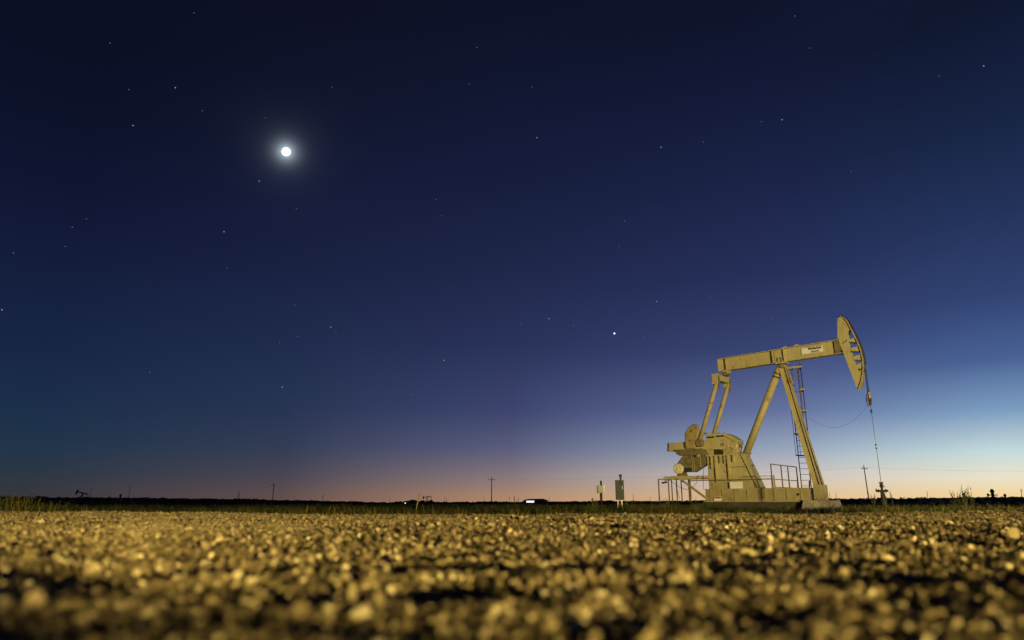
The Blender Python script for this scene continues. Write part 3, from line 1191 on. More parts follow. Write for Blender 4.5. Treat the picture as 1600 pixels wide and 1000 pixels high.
SW = a1_ - a0_
sg = [c for c in beam.children if c.name.startswith('sign_plate')][0]
text_part('Weatherford', .20, sg, PRINT, 0, .012, a0_ + SW * .30, .31, width=SW * .64)
text_part('Ampscot', .15, sg, PRINT, .35, .005, a0_ + SW * .42, .455, width=SW * .40)
MB().prism([B(a0_ + SW * .40, .468), B(a0_ + SW * .86, .468), B(a0_ + SW * .86, .476), B(a0_ + SW * .40, .476)], -.0785, -.0765).build('underline', PRINT, sg)

# saddle bearing
asad = BX(1218.5)
s0, s1 = B(asad - .28, BD + .002), B(asad + .26, BD + .06)
sd_ = MB().prism([B(asad - .30, BD + .002), B(asad + .30, BD + .002), B(asad + .30, BD + .07), B(asad - .30, BD + .07)], -.24, .24).build('saddle_bearing', PAINT, pump, .01)
sc_ = B(asad + .02, BD + .20)
MB().lathe((sc_[0], 0, sc_[1]), (0, 1, 0), [(-.33, .07), (-.30, .15), (.30, .15), (.33, .07)], 16).build('bearing_shaft', GREASE, sd_)
MB().prism([(sc_[0] - .22, sc_[1] - .10), (sc_[0] + .26, sc_[1] - .10), (sc_[0] + .30, lt[1] - .08), (sc_[0] - .26, lt[1] - .08)], -.26, .26).build('post_cap', PAINT, sd_, .01)
(lu, lw) = L(1228, 575, -.2)
MB().box(lu, lu + .75, -.2, -.14, lw - .06, lw + .04).build('top_bracket', PAINT, pump)
MB().tube([(lu + .1, -.17, lw), (lu + .28, -.17, lw - .9)], .03, 6).build('bracket_strut', PAINT, pump)

# tail bearing and hanger
at_ = BX(1131)
tb = MB().prism([B(at_ - .15, BD + .002), B(at_ + .28, BD + .002), B(at_ + .16, BD + .16), B(at_ - .1, BD + .16)], -.2, .2).build('tail_bearing', PAINT, pump, .01)
tq = B(at_ + .02, BD + .18)
MB().lathe((tq[0], 0, tq[1]), (0, 1, 0), [(-.26, .12), (.26, .12)], 14).build('bearing_shaft', GREASE, tb)
MB().prism([(tq[0] - .14, tq[1]), (tq[0] + .12, tq[1]), (ue + .12, we + .151), (ue - .16, we + .151)], -.14, .14).build('hanger', DARK, tb)

# horse head
hv = .15
bk = [(1308.3, 497), (1308.3, 526.5), (1316.8, 549), (1339.5, 608)]
arc = [(1313, 494.8), (1322, 501), (1330, 515.5), (1337.5, 530.5), (1343.5, 545.5), (1347.3, 561), (1348.2, 577), (1346, 593), (1341, 608.8)]
inner = [(1325.5, 517), (1326, 528), (1326.5, 541), (1330.5, 553), (1334, 563), (1339.5, 575), (1344, 583)]
bk2, arc2, in2 = LP(bk, -hv), LP(arc, -hv), LP(inner, -hv)
head = MB()
poly = bk2 + [arc2[8], arc2[7], (in2[6][0], in2[6][1])] + in2[5::-1] + [arc2[2], arc2[1], arc2[0]]
head.prism(poly, -hv, -hv + .03)
head.prism(poly, hv - .03, hv)
hd = head.build('horsehead', PAINT, pump)
# curved face plate
fp = MB()
dense = []
pts_ = [Vector((p[0], 0, p[1])) for p in arc2]
for i in range(len(pts_) - 1):
    p0, p1, p2, p3 = pts_[max(i - 1, 0)], pts_[i], pts_[i + 1], pts_[min(i + 2, len(pts_) - 1)]
    for k in range(4):
        t = k / 4
        dense.append(0.5 * ((2 * p1) + (p2 - p0) * t + (2 * p0 - 5 * p1 + 4 * p2 - p3) * t * t + (3 * p1 - p0 - 3 * p2 + p3) * t ** 3))
dense.append(pts_[-1])
V, Fc = [], []
for i, p in enumerate(dense):
    d = (dense[min(i + 1, len(dense) - 1)] - dense[max(i - 1, 0)]).normalized()
    nn = Vector((-d.z, 0, d.x)) * -1
    if nn.x < 0:
        nn = -nn
    for vv in (-.24, .24):
        V += [(p.x + nn.x * .003, vv, p.z + nn.z * .003), (p.x + nn.x * .045, vv, p.z + nn.z * .045)]
for i in range(len(dense) - 1):
    a, b = 4 * i, 4 * (i + 1)
    Fc += [(a, a + 2, b + 2, b), (a + 1, b + 1, b + 3, a + 3), (a, b, b + 1, a + 1), (a + 2, a + 3, b + 3, b + 2)]
Fc += [(0, 1, 3, 2), (4 * (len(dense) - 1), 4 * (len(dense) - 1) + 2, 4 * (len(dense) - 1) + 3, 4 * (len(dense) - 1) + 1)]
fp.add(V, Fc)
fp.build('face_plate', PAINT, hd)
# gussets between side plate and face plate, each over its own shelf
gus = [((1325.5, 530.5), (1338.5, 533), (1326.5, 533.3), 0), ((1327, 544), (1344, 547), (1330, 548), 0),
       ((1332, 557), (1346.5, 561), (1334, 561.5), 0), ((1337, 570.5), (1347.3, 574.5), (1339.5, 575.5), 0), ((1342, 581), (1347, 584), (1344, 586.5), 0)]
for a, b, c, ysh in gus:
    tri = [a, (b[0] - 1.5, a[1] - 3.6), (b[0] + 1.0, b[1] + 1.5), c]
    MB().prism(LP(tri, -hv), -hv + .002, -hv + .026).build('gusset', PAINT, hd)
    MB().prism(LP(tri, -hv), hv - .026, hv - .002).build('gusset', PAINT, hd)
    sh = LP([c, (b[0] + 1, b[1] + 1.0), (b[0] + 1, b[1] + 2.4), (c[0], c[1] + 1.6)], -hv)
    MB().prism(sh, -hv + .03, hv - .03).build('shelf_plate', GREASE, hd)  # darker paint than the head, in place of the shelf's underside shade
tp_ = LP([(1308.0, 496.6), (1313, 494.3), (1313, 495.4), (1308.0, 497.8)], -hv)
MB().prism(tp_, -hv - .01, hv + .01).build('top_cap', DARK, hd)
MB().prism([B(BL - .25, .06), B(BL + .2, .06), B(BL + .2, BD - .06), B(BL - .25, BD - .06)], -.12, .12).build('head_mount', GREASE, hd)
sl = LP([(1315.5, 536.5), (1323, 530.5), (1324, 532), (1316.5, 538)], -hv)
MB().prism(sl, -hv - .012, -hv - .002).build('latch_bar', GREASE, hd)
(xu, xw) = L(1316, 549, -hv)
MB().lathe((xu, -hv - .02, xw), (0, 1, 0), [(0, .05), (.03, .05)], 10).build('pin', DARK, hd)

# bridle, carrier bar and polished rod
tang = L(1349.6, 574, -.05)
cb = L(1357, 626, 0)
ur = tang[0] + 0.045
brd = empty('bridle')
bpy.data.objects.remove(brd)
bridle_ref = None
for vv in (-.14, .14):
    wrap = [(dense[q].x + .09 * math.cos(math.pi * (.38 - .5 * q / len(dense))), vv, dense[q].z + .09 * math.sin(math.pi * (.38 - .5 * q / len(dense)))) for q in range(0, len(dense)) if dense[q].z > tang[1] + .1]
    o = MB().tube(wrap + [(ur, vv, tang[1]), (ur, vv * .8, cb[1] + .2)], .02, 8).build('bridle_cable', DARK, pump)
    MB().tube([(ur, vv * .8, cb[1] + .55), (ur, vv * .8, cb[1] + .1)], .035, 8).build('cable_socket', RUST, o)
cbar = MB().box(ur - .07, ur + .09, -.13, .13, cb[1] - .02, cb[1] + .12).build('carrier_bar', RUST, pump, .01)
MB().lathe((ur + .02, 0, cb[1] + .121), (0, 0, 1), [(0, .075), (.10, .075), (.11, .04), (.3, .04)], 12).build('load_cell', PAINT, cbar)
MB().lathe((ur + .02, 0, cb[1] - .24), (0, 0, 1), [(0, .05), (.07, .075), (.2, .075)], 10).build('rod_clamp', RUST, cbar)
MB().tube([(ur - .1, 0, cb[1] + .35), (ur - .16, 0, cb[1] - .05), (ur - .06, 0, cb[1] - .32)], .018, 6).build('cable_tail', RUST, cbar)
wb_ = L(1372.7, 752, 0)
rod = MB().tube([(ur + .02, 0, cb[1] - .2), (ur + .02, 0, wb_[1] - .15)], .014, 8).build('polished_rod', STEEL, pump)
for y in (697, 702):
    q = L(1366, y, 0)
    MB().lathe((ur + .02, 0, q[1]), (0, 0, 1), [(0, .035), (.1, .035)], 8).build('rod_collar', DARK, rod)
q = L(1360, 645, 0)
MB().lathe((ur + .02, 0, q[1]), (0, 0, 1), [(0, .045), (.16, .045)], 8).build('rod_collar', DARK, rod)
# slack signal cable
ca_, cb_ = L(1263, 652, .8), (ur - .05, cb[1] - .15)
pts = []
for k in range(25):
    t = k / 24
    s = 4 * t * (1 - t)
    pts.append((ca_[0] + (cb_[0] - ca_[0]) * t, .8 * (1 - t), ca_[1] + (cb_[1] - ca_[1]) * t - s * .86))
MB().tube(pts, .0065, 5).build('signal_cable', WIRE, pump)

# ladder with safety cage
LV = .72
lu0, lwb = L(1252.2, 757, LV)
lu1 = lu0 + .50
ltop = L(1240, 570, LV)[1]
lad = MB().tube([(lu0, LV, w1), (lu0, LV, ltop)], .026, 6).build('ladder', DARK, pump)
lad.data = lad.data
MB().tube([(lu1, LV, w1), (lu1, LV, ltop)], .026, 6).build('stringer', GREASE, lad)
rung = None
zz = w1 + .12
while zz < ltop:
    if rung is None:
        rung = MB().tube([(lu0, LV, 0), (lu1, LV, 0)], .014, 6).build('rung', GREASE, lad)
        rung.location.z = zz
    else:
        r2 = rung.copy()
        COL.objects.link(r2)
        r2.location.z = zz
    zz += .3048
um = (lu0 + lu1) / 2
hoops = [L(1250, y, LV)[1] for y in (573, 609, 642, 677, 711)]
for hz in hoops:
    V, Fc = [], []
    n = 15
    for k in range(n):
        t = math.pi * k / (n - 1)
        for rr_, z_ in ((.38, hz - .035), (.38, hz + .035), (.392, hz + .035), (.392, hz - .035)):
            V.append((um - math.cos(t) * rr_, LV + math.sin(t) * rr_ * 1.75, z_))
    for k in range(n - 1):
        a, b = 4 * k, 4 * (k + 1)
        for j in range(4):
            j2 = (j + 1) % 4
            Fc.append((a + j, a + j2, b + j2, b + j))
    MB().add(V, Fc).build('cage_hoop', GREASE, lad)
    MB().box(lu1 - .02, lu1 + .20, LV - .05, LV + .05, hz - .05, hz + .05).build('hoop_bracket', PAINT, lad)
for t in (0.0, .25, .5, .75, 1.0):
    tt = math.pi * t
    x_, y_ = um - math.cos(tt) * .372, LV + math.sin(tt) * .372 * 1.75
    MB().tube([(x_, y_, hoops[-1] - .03), (x_, y_, hoops[0] + .25)], .013, 6).build('cage_bar', DARK, lad)
for du in (-.05, .56):
    MB().tube([(lu0 + du, LV - .5, w1), (lu0 + du + .03, LV - .5, w1 + .38)], .035, 6).build('ladder_post', DARK, lad)

# guard fence round the cranks
FV = -1.7
gf = empty('x')
bpy.data.objects.remove(gf)
gz_top = L(1206, 743.5, FV)[1]
gz_mid = L(1206, 748, FV)[1]
ul = L(1078, 752, FV)[0]
ur_ = L(1205.5, 744, FV)[0]
gzb = L(1206, 779, FV)[1]
uT = L(1181, 744, FV)[0]
fence = MB().box(ul, ur_, FV - .02, FV + .02, gz_mid - .035, gz_mid + .02).build('crank_guard_fence', GREASE, pump)
MB().box(uT, ur_, FV - .02, FV + .02, gz_top - .02, gz_top + .02).build('rail', PAINT, fence)
for x in (1207, 1210.5):
    uu = L(x, 760, FV)[0]
    MB().box(uu - .035, uu + .035, FV - .03, FV + .03, gzb, gz_top + .04).build('post', PAINT, fence)
MB().box(ul - .03, ul + .03, FV - .03, FV + .03, gzb, gz_mid + .06).build('post', GREASE, fence)
GB = gz_top - .62 + .0
gt = L(1205.5, 724.3, FV)[1]
gb = L(1206, 761, FV)[1]
gate = MB()
V0, V1 = FV, FV + 4.05
ug = L(1205.5, 740, FV)[0]
gate.box(ug - .02, ug + .02, V0, V1, gt - .045, gt)
gate = gate.build('guard_gate', GREASE, pump)
MB().box(ug - .018, ug + .018, V0, V1, gb - .02, gb + .02).build('rail', GREASE, gate)
gm_ = gb + (gt - gb) * .34
MB().box(ug - .018, ug + .018, V0, V1, gm_ - .02, gm_ + .02).build('rail', GREASE, gate)
for f_ in (0, .375, .64, 1.0):
    vv = V0 + (V1 - V0) * f_
    MB().box(ug - .025, ug + .025, vv - .03, vv + .03, gb, gt - .002).build('post', GREASE, gate)
for vv in (V0, V1):
    MB().box(ug - .03, ug + .03, vv - .035, vv + .035, w0 - .1, gb - .022).build('post', GREASE, gate)

# motor platform
(m0, mz0), (m1, mz1) = L(1040, 749.5, -.55), L(1106.5, 743, -.55)
pf = MB().box(m0, m1, -.55, -.47, mz1 - .17, mz1).build('motor_platform', PAINT, pump, .008)
MB().box(m0, m1, .47, .55, mz1 - .17, mz1).build('side_beam', PAINT, pf)
MB().box(m0 + .1, m0 + .2, -.468, .468, mz1 - .15, mz1 - .01).build('cross_beam', PAINT, pf)
MB().box(m0 + 1.2, m0 + 1.3, -.468, .468, mz1 - .15, mz1 - .01).build('cross_beam', PAINT, pf)
MB().box(m0 + .3, m0 + 1.25, -.46, .46, mz1 - .008, mz1 + .03).build('deck_plate', PAINT, pf)
MB().box(m0 - .03, m0 + .06, -.62, -.552, mz1 - .28, mz1 + .03).build('end_bracket', PAINT, pf)
gz = L(1060, 781, -.55)[1]
for x, v in ((1045, -.5), (1057.5, -.5), (1050, -.5), (1076.5, -.5), (1065, .5), (1078, .5)):
    uu = L(x, 765, v)[0]
    MB().tube([(uu, v, gz - .12), (uu, v, mz1 - .171)], .04, 6).build('support_leg', GREASE, pf)
(d0, e0), (d1, e1) = L(1059.5, 748, -.62), L(1102, 778, -.62)
MB().prism([(d0, e0 - .0), (d0 + .2, e0 + .0), (d1, e1 + .1), (d1, e1 - .06)], -.66, -.58).build('diagonal_brace', PAINT, pf)
# low tail frame with roller
(t0u, t0w) = L(1028, 748.8, -.9)
(t1u, _) = L(1041, 748.8, -.9)
tf = MB().box(t0u, t1u, -.92, -.87, t0w - .04, t0w + .03).build('tail_frame', PAINT, pump)
MB().tube([(t0u + .03, -.9, gz - .12), (t0u + .03, -.9, t0w + .001)], .045, 6).build('support_leg', GREASE, tf)
MB().box(t0u, t0u + .06, -.868, .6, t0w - .04, t0w + .02).build('cross_rail', GREASE, tf)
MB().tube([(t0u + .2, -.8, t0w - .22), (t1u - .02, -.8, t0w - .18)], .05, 8).build('roller', DARK, tf)
MB().tube([(t0u + .32, -.86, t0w), (t0u + .32, -.86, t0w + .14)], .015, 5).build('pin', DARK, tf)

# motor
(mu, mw) = L(1058.8, 732.3, -.55)
mot = MB().lathe((mu, 0, mw), (0, 1, 0), [(-.34, .22), (-.32, .27), (.30, .27), (.32, .22)], 24).build('electric_motor', GREASE, pump)
MB().lathe((mu, -.341, mw), (0, -1, 0), [(0, .30), (.16, .30), (.21, .26), (.212, .17), (.19, .16), (.19, .10), (.225, .09), (.235, .04)], 26).build('end_bell', CREAM, mot)
for k in range(10):
    t = k / 10 * math.pi * 2
    o = MB().box(-.012, .012, -.28, .28, .265, .30).build('cooling_fin', GREASE, mot)
    o.location = (mu, 0, mw)
    o.rotation_euler = (0, t, 0)
for vv in (-.25, .2):
    MB().prism([(mu - .26, mz1 + .031), (mu + .26, mz1 + .031), (mu + .14, mw - .2), (mu - .14, mw - .2)], vv, vv + .07).build('foot', GREASE, mot)
MB().box(mu - .38, mu - .2, -.2, .2, mw - .12, mw + .16).build('terminal_box', DARK, mot)

# belt guard
BV = -.18
bg_ = LP([(1056, 726), (1063, 716), (1072, 706), (1104, 703), (1106, 724), (1085.5, 737.5), (1068, 737.5), (1052, 731)], -.3)
belt = MB().prism(bg_, -.30, .10).build('belt_guard', GREASE, pump, .06)
for xx in (1082.5, 1085.5, 1095.5):
    uu0, ww0 = L(xx, 737, -.3)
    uu1, ww1 = L(xx, 706, -.3)
    hi = ww1
    lo_ = ww0 if xx < 1090 else L(xx, 730, -.3)[1]
    MB().box(uu0 - .012, uu0 + .012, -.325, -.302, lo_ + .03, hi).build('panel_seam', PAINT, belt)
op = LP([(1069, 731), (1080.5, 730.5), (1081, 737), (1066.5, 737.2)], -.3)
MB().prism(op, -.308, -.3015).build('opening', DARK, belt)
(ux_, wx_) = L(1091, 709, -.75)
MB().box(ux_ - .06, ux_ + .06, -.77, -.70, wx_ - .18, wx_ + .2).build('brake_lever', PAINT, belt)
# loose cables under the platform
for pts2 in (((1049, 752), (1060, 760), (1072, 765), (1081, 763), (1088, 755), (1091, 742)), ((1099, 765), (1099, 745), (1099.5, 730)), ((1057, 752), (1058, 765), (1062, 779))):
    pp = [(L(x, y, -.62)[0], -.62, L(x, y, -.62)[1]) for x, y in pts2]
    MB().tube(pp, .012, 5).build('power_cable', DARK, pump)

# concrete under the pump ----------------------------------------------------------------
pz = w0 - .052
cp = empty('concrete_foundation', PO, -YAW)
tag(cp, 'dark low concrete foundation running under the pump base', 'foundation')
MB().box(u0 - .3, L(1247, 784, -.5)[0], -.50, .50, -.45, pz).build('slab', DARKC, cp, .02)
cb1 = empty('concrete_block', PO, -YAW)
tag(cb1, 'pale worn concrete block under the front legs of the pump', 'concrete block')
bu0_, bu1_ = L(1252, 784, -1.05)[0], L(1296, 784, -1.05)[0]
mbk = MB()
mbk.prism([(bu0_ - .12, -.45), (bu1_ + .1, -.45), (bu1_ - .05, bw0 - .004), (bu0_ + .08, bw0 - .004)], -1.05, 1.05)
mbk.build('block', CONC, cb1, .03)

# ------------------------------------------------------------------ wellhead
wp = PO + UX * (ur + .02)
wh = empty('wellhead', (wp.x, wp.y, field_z(wp.x, wp.y)), -YAW)
tag(wh, 'dark wellhead with side valves under the polished rod', 'wellhead')
zt = wb_[1] - wh.location.z


def zpx(y):
    return L(1373, y, 0)[1] - wh.location.z


body_ = MB().lathe((0, 0, 0), (0, 0, 1), [(0, .12), (zpx(779), .12), (zpx(777), .11), (zpx(769), .09), (zpx(768), .13), (zpx(766.5), .13), (zpx(766), .055), (zpx(762), .055), (zpx(761), .09), (zpx(757), .09), (zpx(756), .04)], 14).build('casing_head', DARK, wh)
MB().lathe((0, 0, zpx(756) + .002), (0, 0, 1), [(0, .05), (.03, .11), (.07, .11), (.08, .06)], 12).build('stuffing_box', DARK, wh)
MB().tube([(-.2, 0, zpx(767)), (.2, 0, zpx(767))], .05, 8).build('side_outlet', DARK, wh)
for sgn in (-1, 1):
    MB().lathe((.2 * sgn, 0, zpx(767)), (sgn, 0, 0), [(-.05, .08), (0, .08), (.01, .05), (.07, .05)], 10).build('valve', DARK, wh)
tor = MB()
for k in range(16):
    t0_, t1_ = 2 * math.pi * k / 16, 2 * math.pi * (k + 1) / 16
    tor.tube([(-.27, math.cos(t0_) * .085, zpx(766) + math.sin(t0_) * .085), (-.27, math.cos(t1_) * .085, zpx(766) + math.sin(t1_) * .085)], .014, 5)
tor.build('handwheel', DARK, wh)


# ------------------------------------------------------------------ electrical boxes left of the pump
def gp(px, Y):
    p = at(px, 784, Y)
    return Vector((p.x, p.y, field_z(p.x, p.y)))


Yb = 33.0
b = gp(940, Yb)
wbx = empty('meter_box_post', b, 0)
tag(wbx, 'weathered post carrying a small white electrical box, left of the grey cabinet', 'electrical box')
zz_ = lambda y, Y=Yb, x=940: at(x, y, Y).z
MB().tube([(0, 0, -.05), (.0, 0, zz_(751) - b.z)], .045, 8).build('post', WOOD, wbx)
k = Yb * CP / F
z1_, z0_ = zz_(758.5) - b.z, zz_(770.5) - b.z
wb2 = MB().box(-7 * k, 2.0 * k, -.30, -.06, z0_, z1_).build('box', GREYL, wbx, .01)
MB().box(2.0 * k + .002, 4.4 * k, -.29, -.07, z0_, z1_).build('white_side_panel', WHITEP, wb2)
MB().box(-6.4 * k, 1.4 * k, -.315, -.302, z0_ + .03, z1_ - .03).build('door', GREYL, wb2)
MB().tube([(-.05, -.08, z0_), (-.05, -.10, z0_ - .25), (-.02, -.05, z0_ - .5)], .035, 6).build('conduit', DARK, wbx)
Yc = 34.5
b = gp(969, Yc)
cab = empty('control_cabinet', b, R(-8))
tag(cab, 'tall dark grey control cabinet on short pale legs with a conduit stub on top', 'cabinet')
k = Yc * CP / F
zc = lambda y: at(969, y, Yc).z - b.z
cbx = MB().box(-6.6 * k, 6.6 * k, -.2, .2, zc(781), zc(750.3)).build('cabinet_body', GREYP, cab, .01)
MB().box(-6.0 * k, 4.9 * k, -.222, -.202, zc(780), zc(751.5)).build('door', GREYP, cbx)
MB().box(4.0 * k, 4.7 * k, -.25, -.223, zc(765), zc(760)).build('handle', WHITEP, cbx)
MB().box(.8 * k, 4.0 * k, -.27, -.223, zc(757), zc(752)).build('meter_hood', DARK, cbx)
MB().lathe((2.0 * k, -.05, zc(750.2)), (0, 0, 1), [(0, .05), (.16, .05), (.17, .08), (.26, .07), (.28, .02)], 10).build('conduit_stub', GREYP, cbx)
for s_ in (-3.5, 2.6):
    MB().box(s_ * k - .03, s_ * k + .03, -.1, -.02, -.05, zc(781.1)).build('leg', WHITEP, cab)

# leaning yellow marker
b = gp(647.5, 21.0)
top = at(656, 770, 21.0)
mk = MB().tube([(0, 0, -.05), (top.x - b.x, 0, top.z - b.z)], .016, 8).build('marker_pole', YELP)
mk.location = b
tag(mk, 'thin leaning yellow marker pole in the weeds beyond the gravel', 'marker pole')


# ------------------------------------------------------------------ power poles
def power_pole(px, ytop, Y, label, lean_px=0.0, arm=2.4, r=.16, arms=1, grp='power poles on the horizon', arm_y=1.0, name='power_pole'):
    b = gp(px, Y)
    t = at(px + lean_px, ytop, Y)
    h = t.z - b.z
    dx = t.x - b.x
    if lean_px == 0:
        dx = 0.0
        t = at(px, ytop, Y)
    root = empty(name, b, 0)
    MB().tube([(0, 0, -.3), (dx, 0, h)], [r * 1.15, r * .8], 8).build('pole', WOOD, root)
    tips = []
    if arm:
        for i in range(arms):
            z = h - arm_y - i * 1.4
            x = dx * z / h
            MB().box(x - arm / 2, x + arm / 2, -r - .14, -r + .0, z - .08, z + .08).build('crossarm', WOOD, root)
            for s_ in (-.46, .46):
                MB().lathe((x + s_ * arm, -r - .07, z + .081), (0, 0, 1), [(0, .05), (.12, .08), (.22, .05)], 8).build('insulator', WOOD, root)
            tips.append(b + Vector((x, -r - .07, z + .3)))
    tag(root, label, 'power pole', grp)
    return tips[0] if tips else b + Vector((dx, 0, h))


tA = power_pole(768, 745.5, 275, 'tall power pole with crossarm standing alone left of the lit building', 0, 2.6, .17)
tB = power_pole(1358, 727, 190, 'leaning power pole with a small crossarm between the pump and the wellhead', -8.5, 1.6, .14, 1, arm_y=.9)
tC = power_pole(426, 755, 340, 'power pole with crossarm nearest to the moon, on the left horizon', 2.0, 2.6, .2)
power_pole(372, 767, 480, 'short pole with a thick middle, left of the crossarm pole on the left', 0, .9, .25, 1, arm_y=5.5)
power_pole(200, 757, 420, 'faint thin pole above the far left scrub', 0, 0, .13)
power_pole(140, 762, 430, 'faint leaning pole beside the distant pumpjack at far left', 3, 0, .10)
power_pole(504, 773, 800, 'tiny distant pole between the left crossarm pole and the farmhouse', 0, 1.6, .22)
power_pole(609, 776, 800, 'tiny distant pole just left of the farmhouse', 0, 0, .18)
power_pole(694.5, 776, 800, 'tiny distant pole just right of the distant pumpjack, left one of two', 0, 0, .18)
power_pole(697.5, 778, 780, 'tiny distant pole just right of the distant pumpjack, right one of two', 0, 0, .22)
power_pole(756, 775.5, 800, 'tiny distant pole just left of the tall crossarm pole', 0, 0, .18)
power_pole(796, 776, 780, 'tiny distant pole left of the lit building, first of three', 0, 1.2, .2)
power_pole(803.5, 774.5, 780, 'tiny distant pole left of the lit building, thick middle one of three', 0, 1.2, .4, arm_y=3)
power_pole(810, 776.5, 800, 'tiny distant pole left of the lit building, last of three', 0, 1.4, .2)
power_pole(858, 777, 800, 'tiny distant pole just right of the lit building', 0, 1.2, .25)
power_pole(990, 771, 500, 'faint thin pole just right of the grey cabinet', 0, 0, .14)
power_pole(1016, 776, 700, 'tiny distant pole left of the motor platform', 0, 0, .2)
power_pole(1297.5, 770, 500, 'thin distant pole right of the pump legs, left one of two', -1.2, 0, .15)
power_pole(1307, 769.5, 500, 'thin distant pole right of the pump legs, right one of two', -1.2, 0, .15)
power_pole(1450, 767, 480, 'thin distant pole midway between wellhead and tall weeds', -1.5, 0, .15)
power_pole(1597, 763.5, 330, 'thin distant pole at the right edge of the photo', -1.8, 1.0, .13)
tD = power_pole(1790, 728, 185, 'power pole outside the photo to the right', 0, 1.8, .2)


def power_line(a, b_, sag, label, r=.011):
    pts = []
    for k_ in range(31):
        t = k_ / 30
        p = a.lerp(b_, t)
        p.z -= 4 * t * (1 - t) * sag
        pts.append(p)
    o = MB().tube(pts, r, 5).build('power_line', WIRE)
    tag(o, label, 'power line', 'overhead wires')


power_line(tA, tB, .9, 'faint overhead wire from the tall crossarm pole to the leaning pole')
power_line(tB, tD, .8, 'faint overhead wire running right from the leaning pole')


# ------------------------------------------------------------------ distant buildings
def building(px0, px1, ytop, Y, label, roofpts, wall_y, light=None, light_label=None, name='building', light_col=(0.9, 0.85, 1.0), light_s=1.5):
    pc = gp((px0 + px1) / 2, Y)
    k = Y * CP / F
    root = empty(name, pc, 0)
    zf = lambda y: at((px0 + px1) / 2, y, Y).z - pc.z
    xf = lambda x: (x - (px0 + px1) / 2) * k
    zw = zf(wall_y)
    wl = MB().box(xf(px0) + .3, xf(px1) - .3, 0, 12, -.2, zw).build('wall', TIN, root)
    poly = [(xf(x), zf(y)) for x, y in roofpts]
    MB().prism(poly, -.5, 12.5).build('roof', ROOFM, root)
    if light:
        x0, x1, y0, y1 = light
        MB().box(xf(x0), xf(x1), -.06, -.003, zf(y1), zf(y0)).build('lit_doorway', emit_mat('lit_interior', light_col, light_s), wl)
    tag(root, label, 'building')
    return root


building(817, 856.5, 779, 520, 'long low metal building with a brightly lit doorway on the horizon', [(816, 782.4), (824, 779.6), (849, 779.2), (858, 782.4)], 782.5, (822.5, 834.5, 781.8, 785.2))
building(628, 651, 780, 420, 'dark farmhouse with a small bright lamp, left of the yellow marker pole', [(627, 785.3), (633, 782.6), (637, 782.6), (643.5, 780.6), (652, 784.5)], 785.0, (632.5, 634.0, 785.2, 787.0), light_col=(1, .95, .9), light_s=1.2)

# tree clumps by the farmhouse
for px, y, Y, wpx, lab in ((597, 783.5, 420, 15, 'dark tree clump left of the farmhouse, the wider one'), (620.5, 784.6, 420, 8, 'small dark tree beside the left wall of the farmhouse'),
                           (168.5, 774.8, 420, 10, 'dark tree clump on the far left horizon'), (740, 784, 300, 9, 'dark low bush just left of the tall crossarm pole')):
    b = gp(px, Y)
    root = empty('tree', b, 0)
    h = at(px, y, Y).z - b.z
    wd = wpx * Y * CP / F / 2
    me = bush_mesh('crown', int(px), SCRUB, 700)
    o = bpy.data.objects.new('crown', me)
    COL.objects.link(o)
    o.parent = root
    o.scale = (wd, wd, h)
    MB().tube([(0, 0, -.1), (0, 0, h * .5)], [.2, .1], 6).build('trunk', WOOD, root)
    tag(root, lab, 'tree', 'dark trees on the horizon')


# ------------------------------------------------------------------ distant pumpjacks
def far_jack(px, ybase, ytop, Y, label, flip=-1, tilt=0.12):
    b = gp(px, Y)
    h = at(px, ytop, Y).z - b.z
    s_ = h / 7.3
    root = empty('pumpjack', b, 0)
    root.scale = (s_ * -flip * -1, s_, s_)
    D = DARK
    c_, n_ = math.cos(tilt), math.sin(tilt)

    def q(a, d):
        return (a * c_ - d * n_, 6.6 + a * n_ + d * c_)
    MB().prism([q(-3.6, -.3), q(3.6, -.3), q(3.6, .35), q(-3.6, .35)], -.25, .25).build('walking_beam', D, root)
    MB().prism([q(3.3, 1.5), q(4.0, 1.2), q(4.5, 0), q(4.3, -1.4), q(3.7, -2.2), q(3.4, -.4)], -.3, .3).build('horsehead', D, root)
    MB().tube([(0, -.3, 6.3), (1.6, -.9, -.3)], .25, 6).build('samson_post_leg', D, root)
    MB().tube([(0, .3, 6.3), (1.6, .9, -.3)], .25, 6).build('samson_post_leg', D, root)
    MB().tube([(0, 0, 6.3), (-1.8, 0, 1.2)], .22, 6).build('samson_post_leg', D, root)
    p = q(-3.3, -.3)
    MB().tube([(p[0], -.8, p[1]), (-3.9, -.8, 2.5)], .14, 6).build('pitman_arm', D, root)
    MB().tube([(p[0], .8, p[1]), (-3.9, .8, 2.5)], .14, 6).build('pitman_arm', D, root)
    MB().prism([(-5.4, 1.4), (-5.6, 2.8), (-4.6, 3.9), (-3.4, 3.7), (-2.2, 2.9), (-2.4, 2.1), (-3.6, 1.2)], -.9, -.5).build('counterweight', D, root)
    MB().prism([(-3.4, -.4), (-3.1, 2.9), (-1.6, 2.9), (-.8, -.4)], -.45, .45).build('gearbox', D, root)
    MB().box(-5.8, 2.6, -.7, .7, -.4, .4).build('skid_base', D, root)
    tag(root, label, 'pumpjack', 'small distant pumpjacks')


far_jack(667.5, 787, 775, 560, 'small distant black pumpjack facing left beside the yellow marker pole', -1, -.16)
far_jack(127, 780, 768.5, 480, 'small distant black pumpjack on the far left horizon', -1, .22)

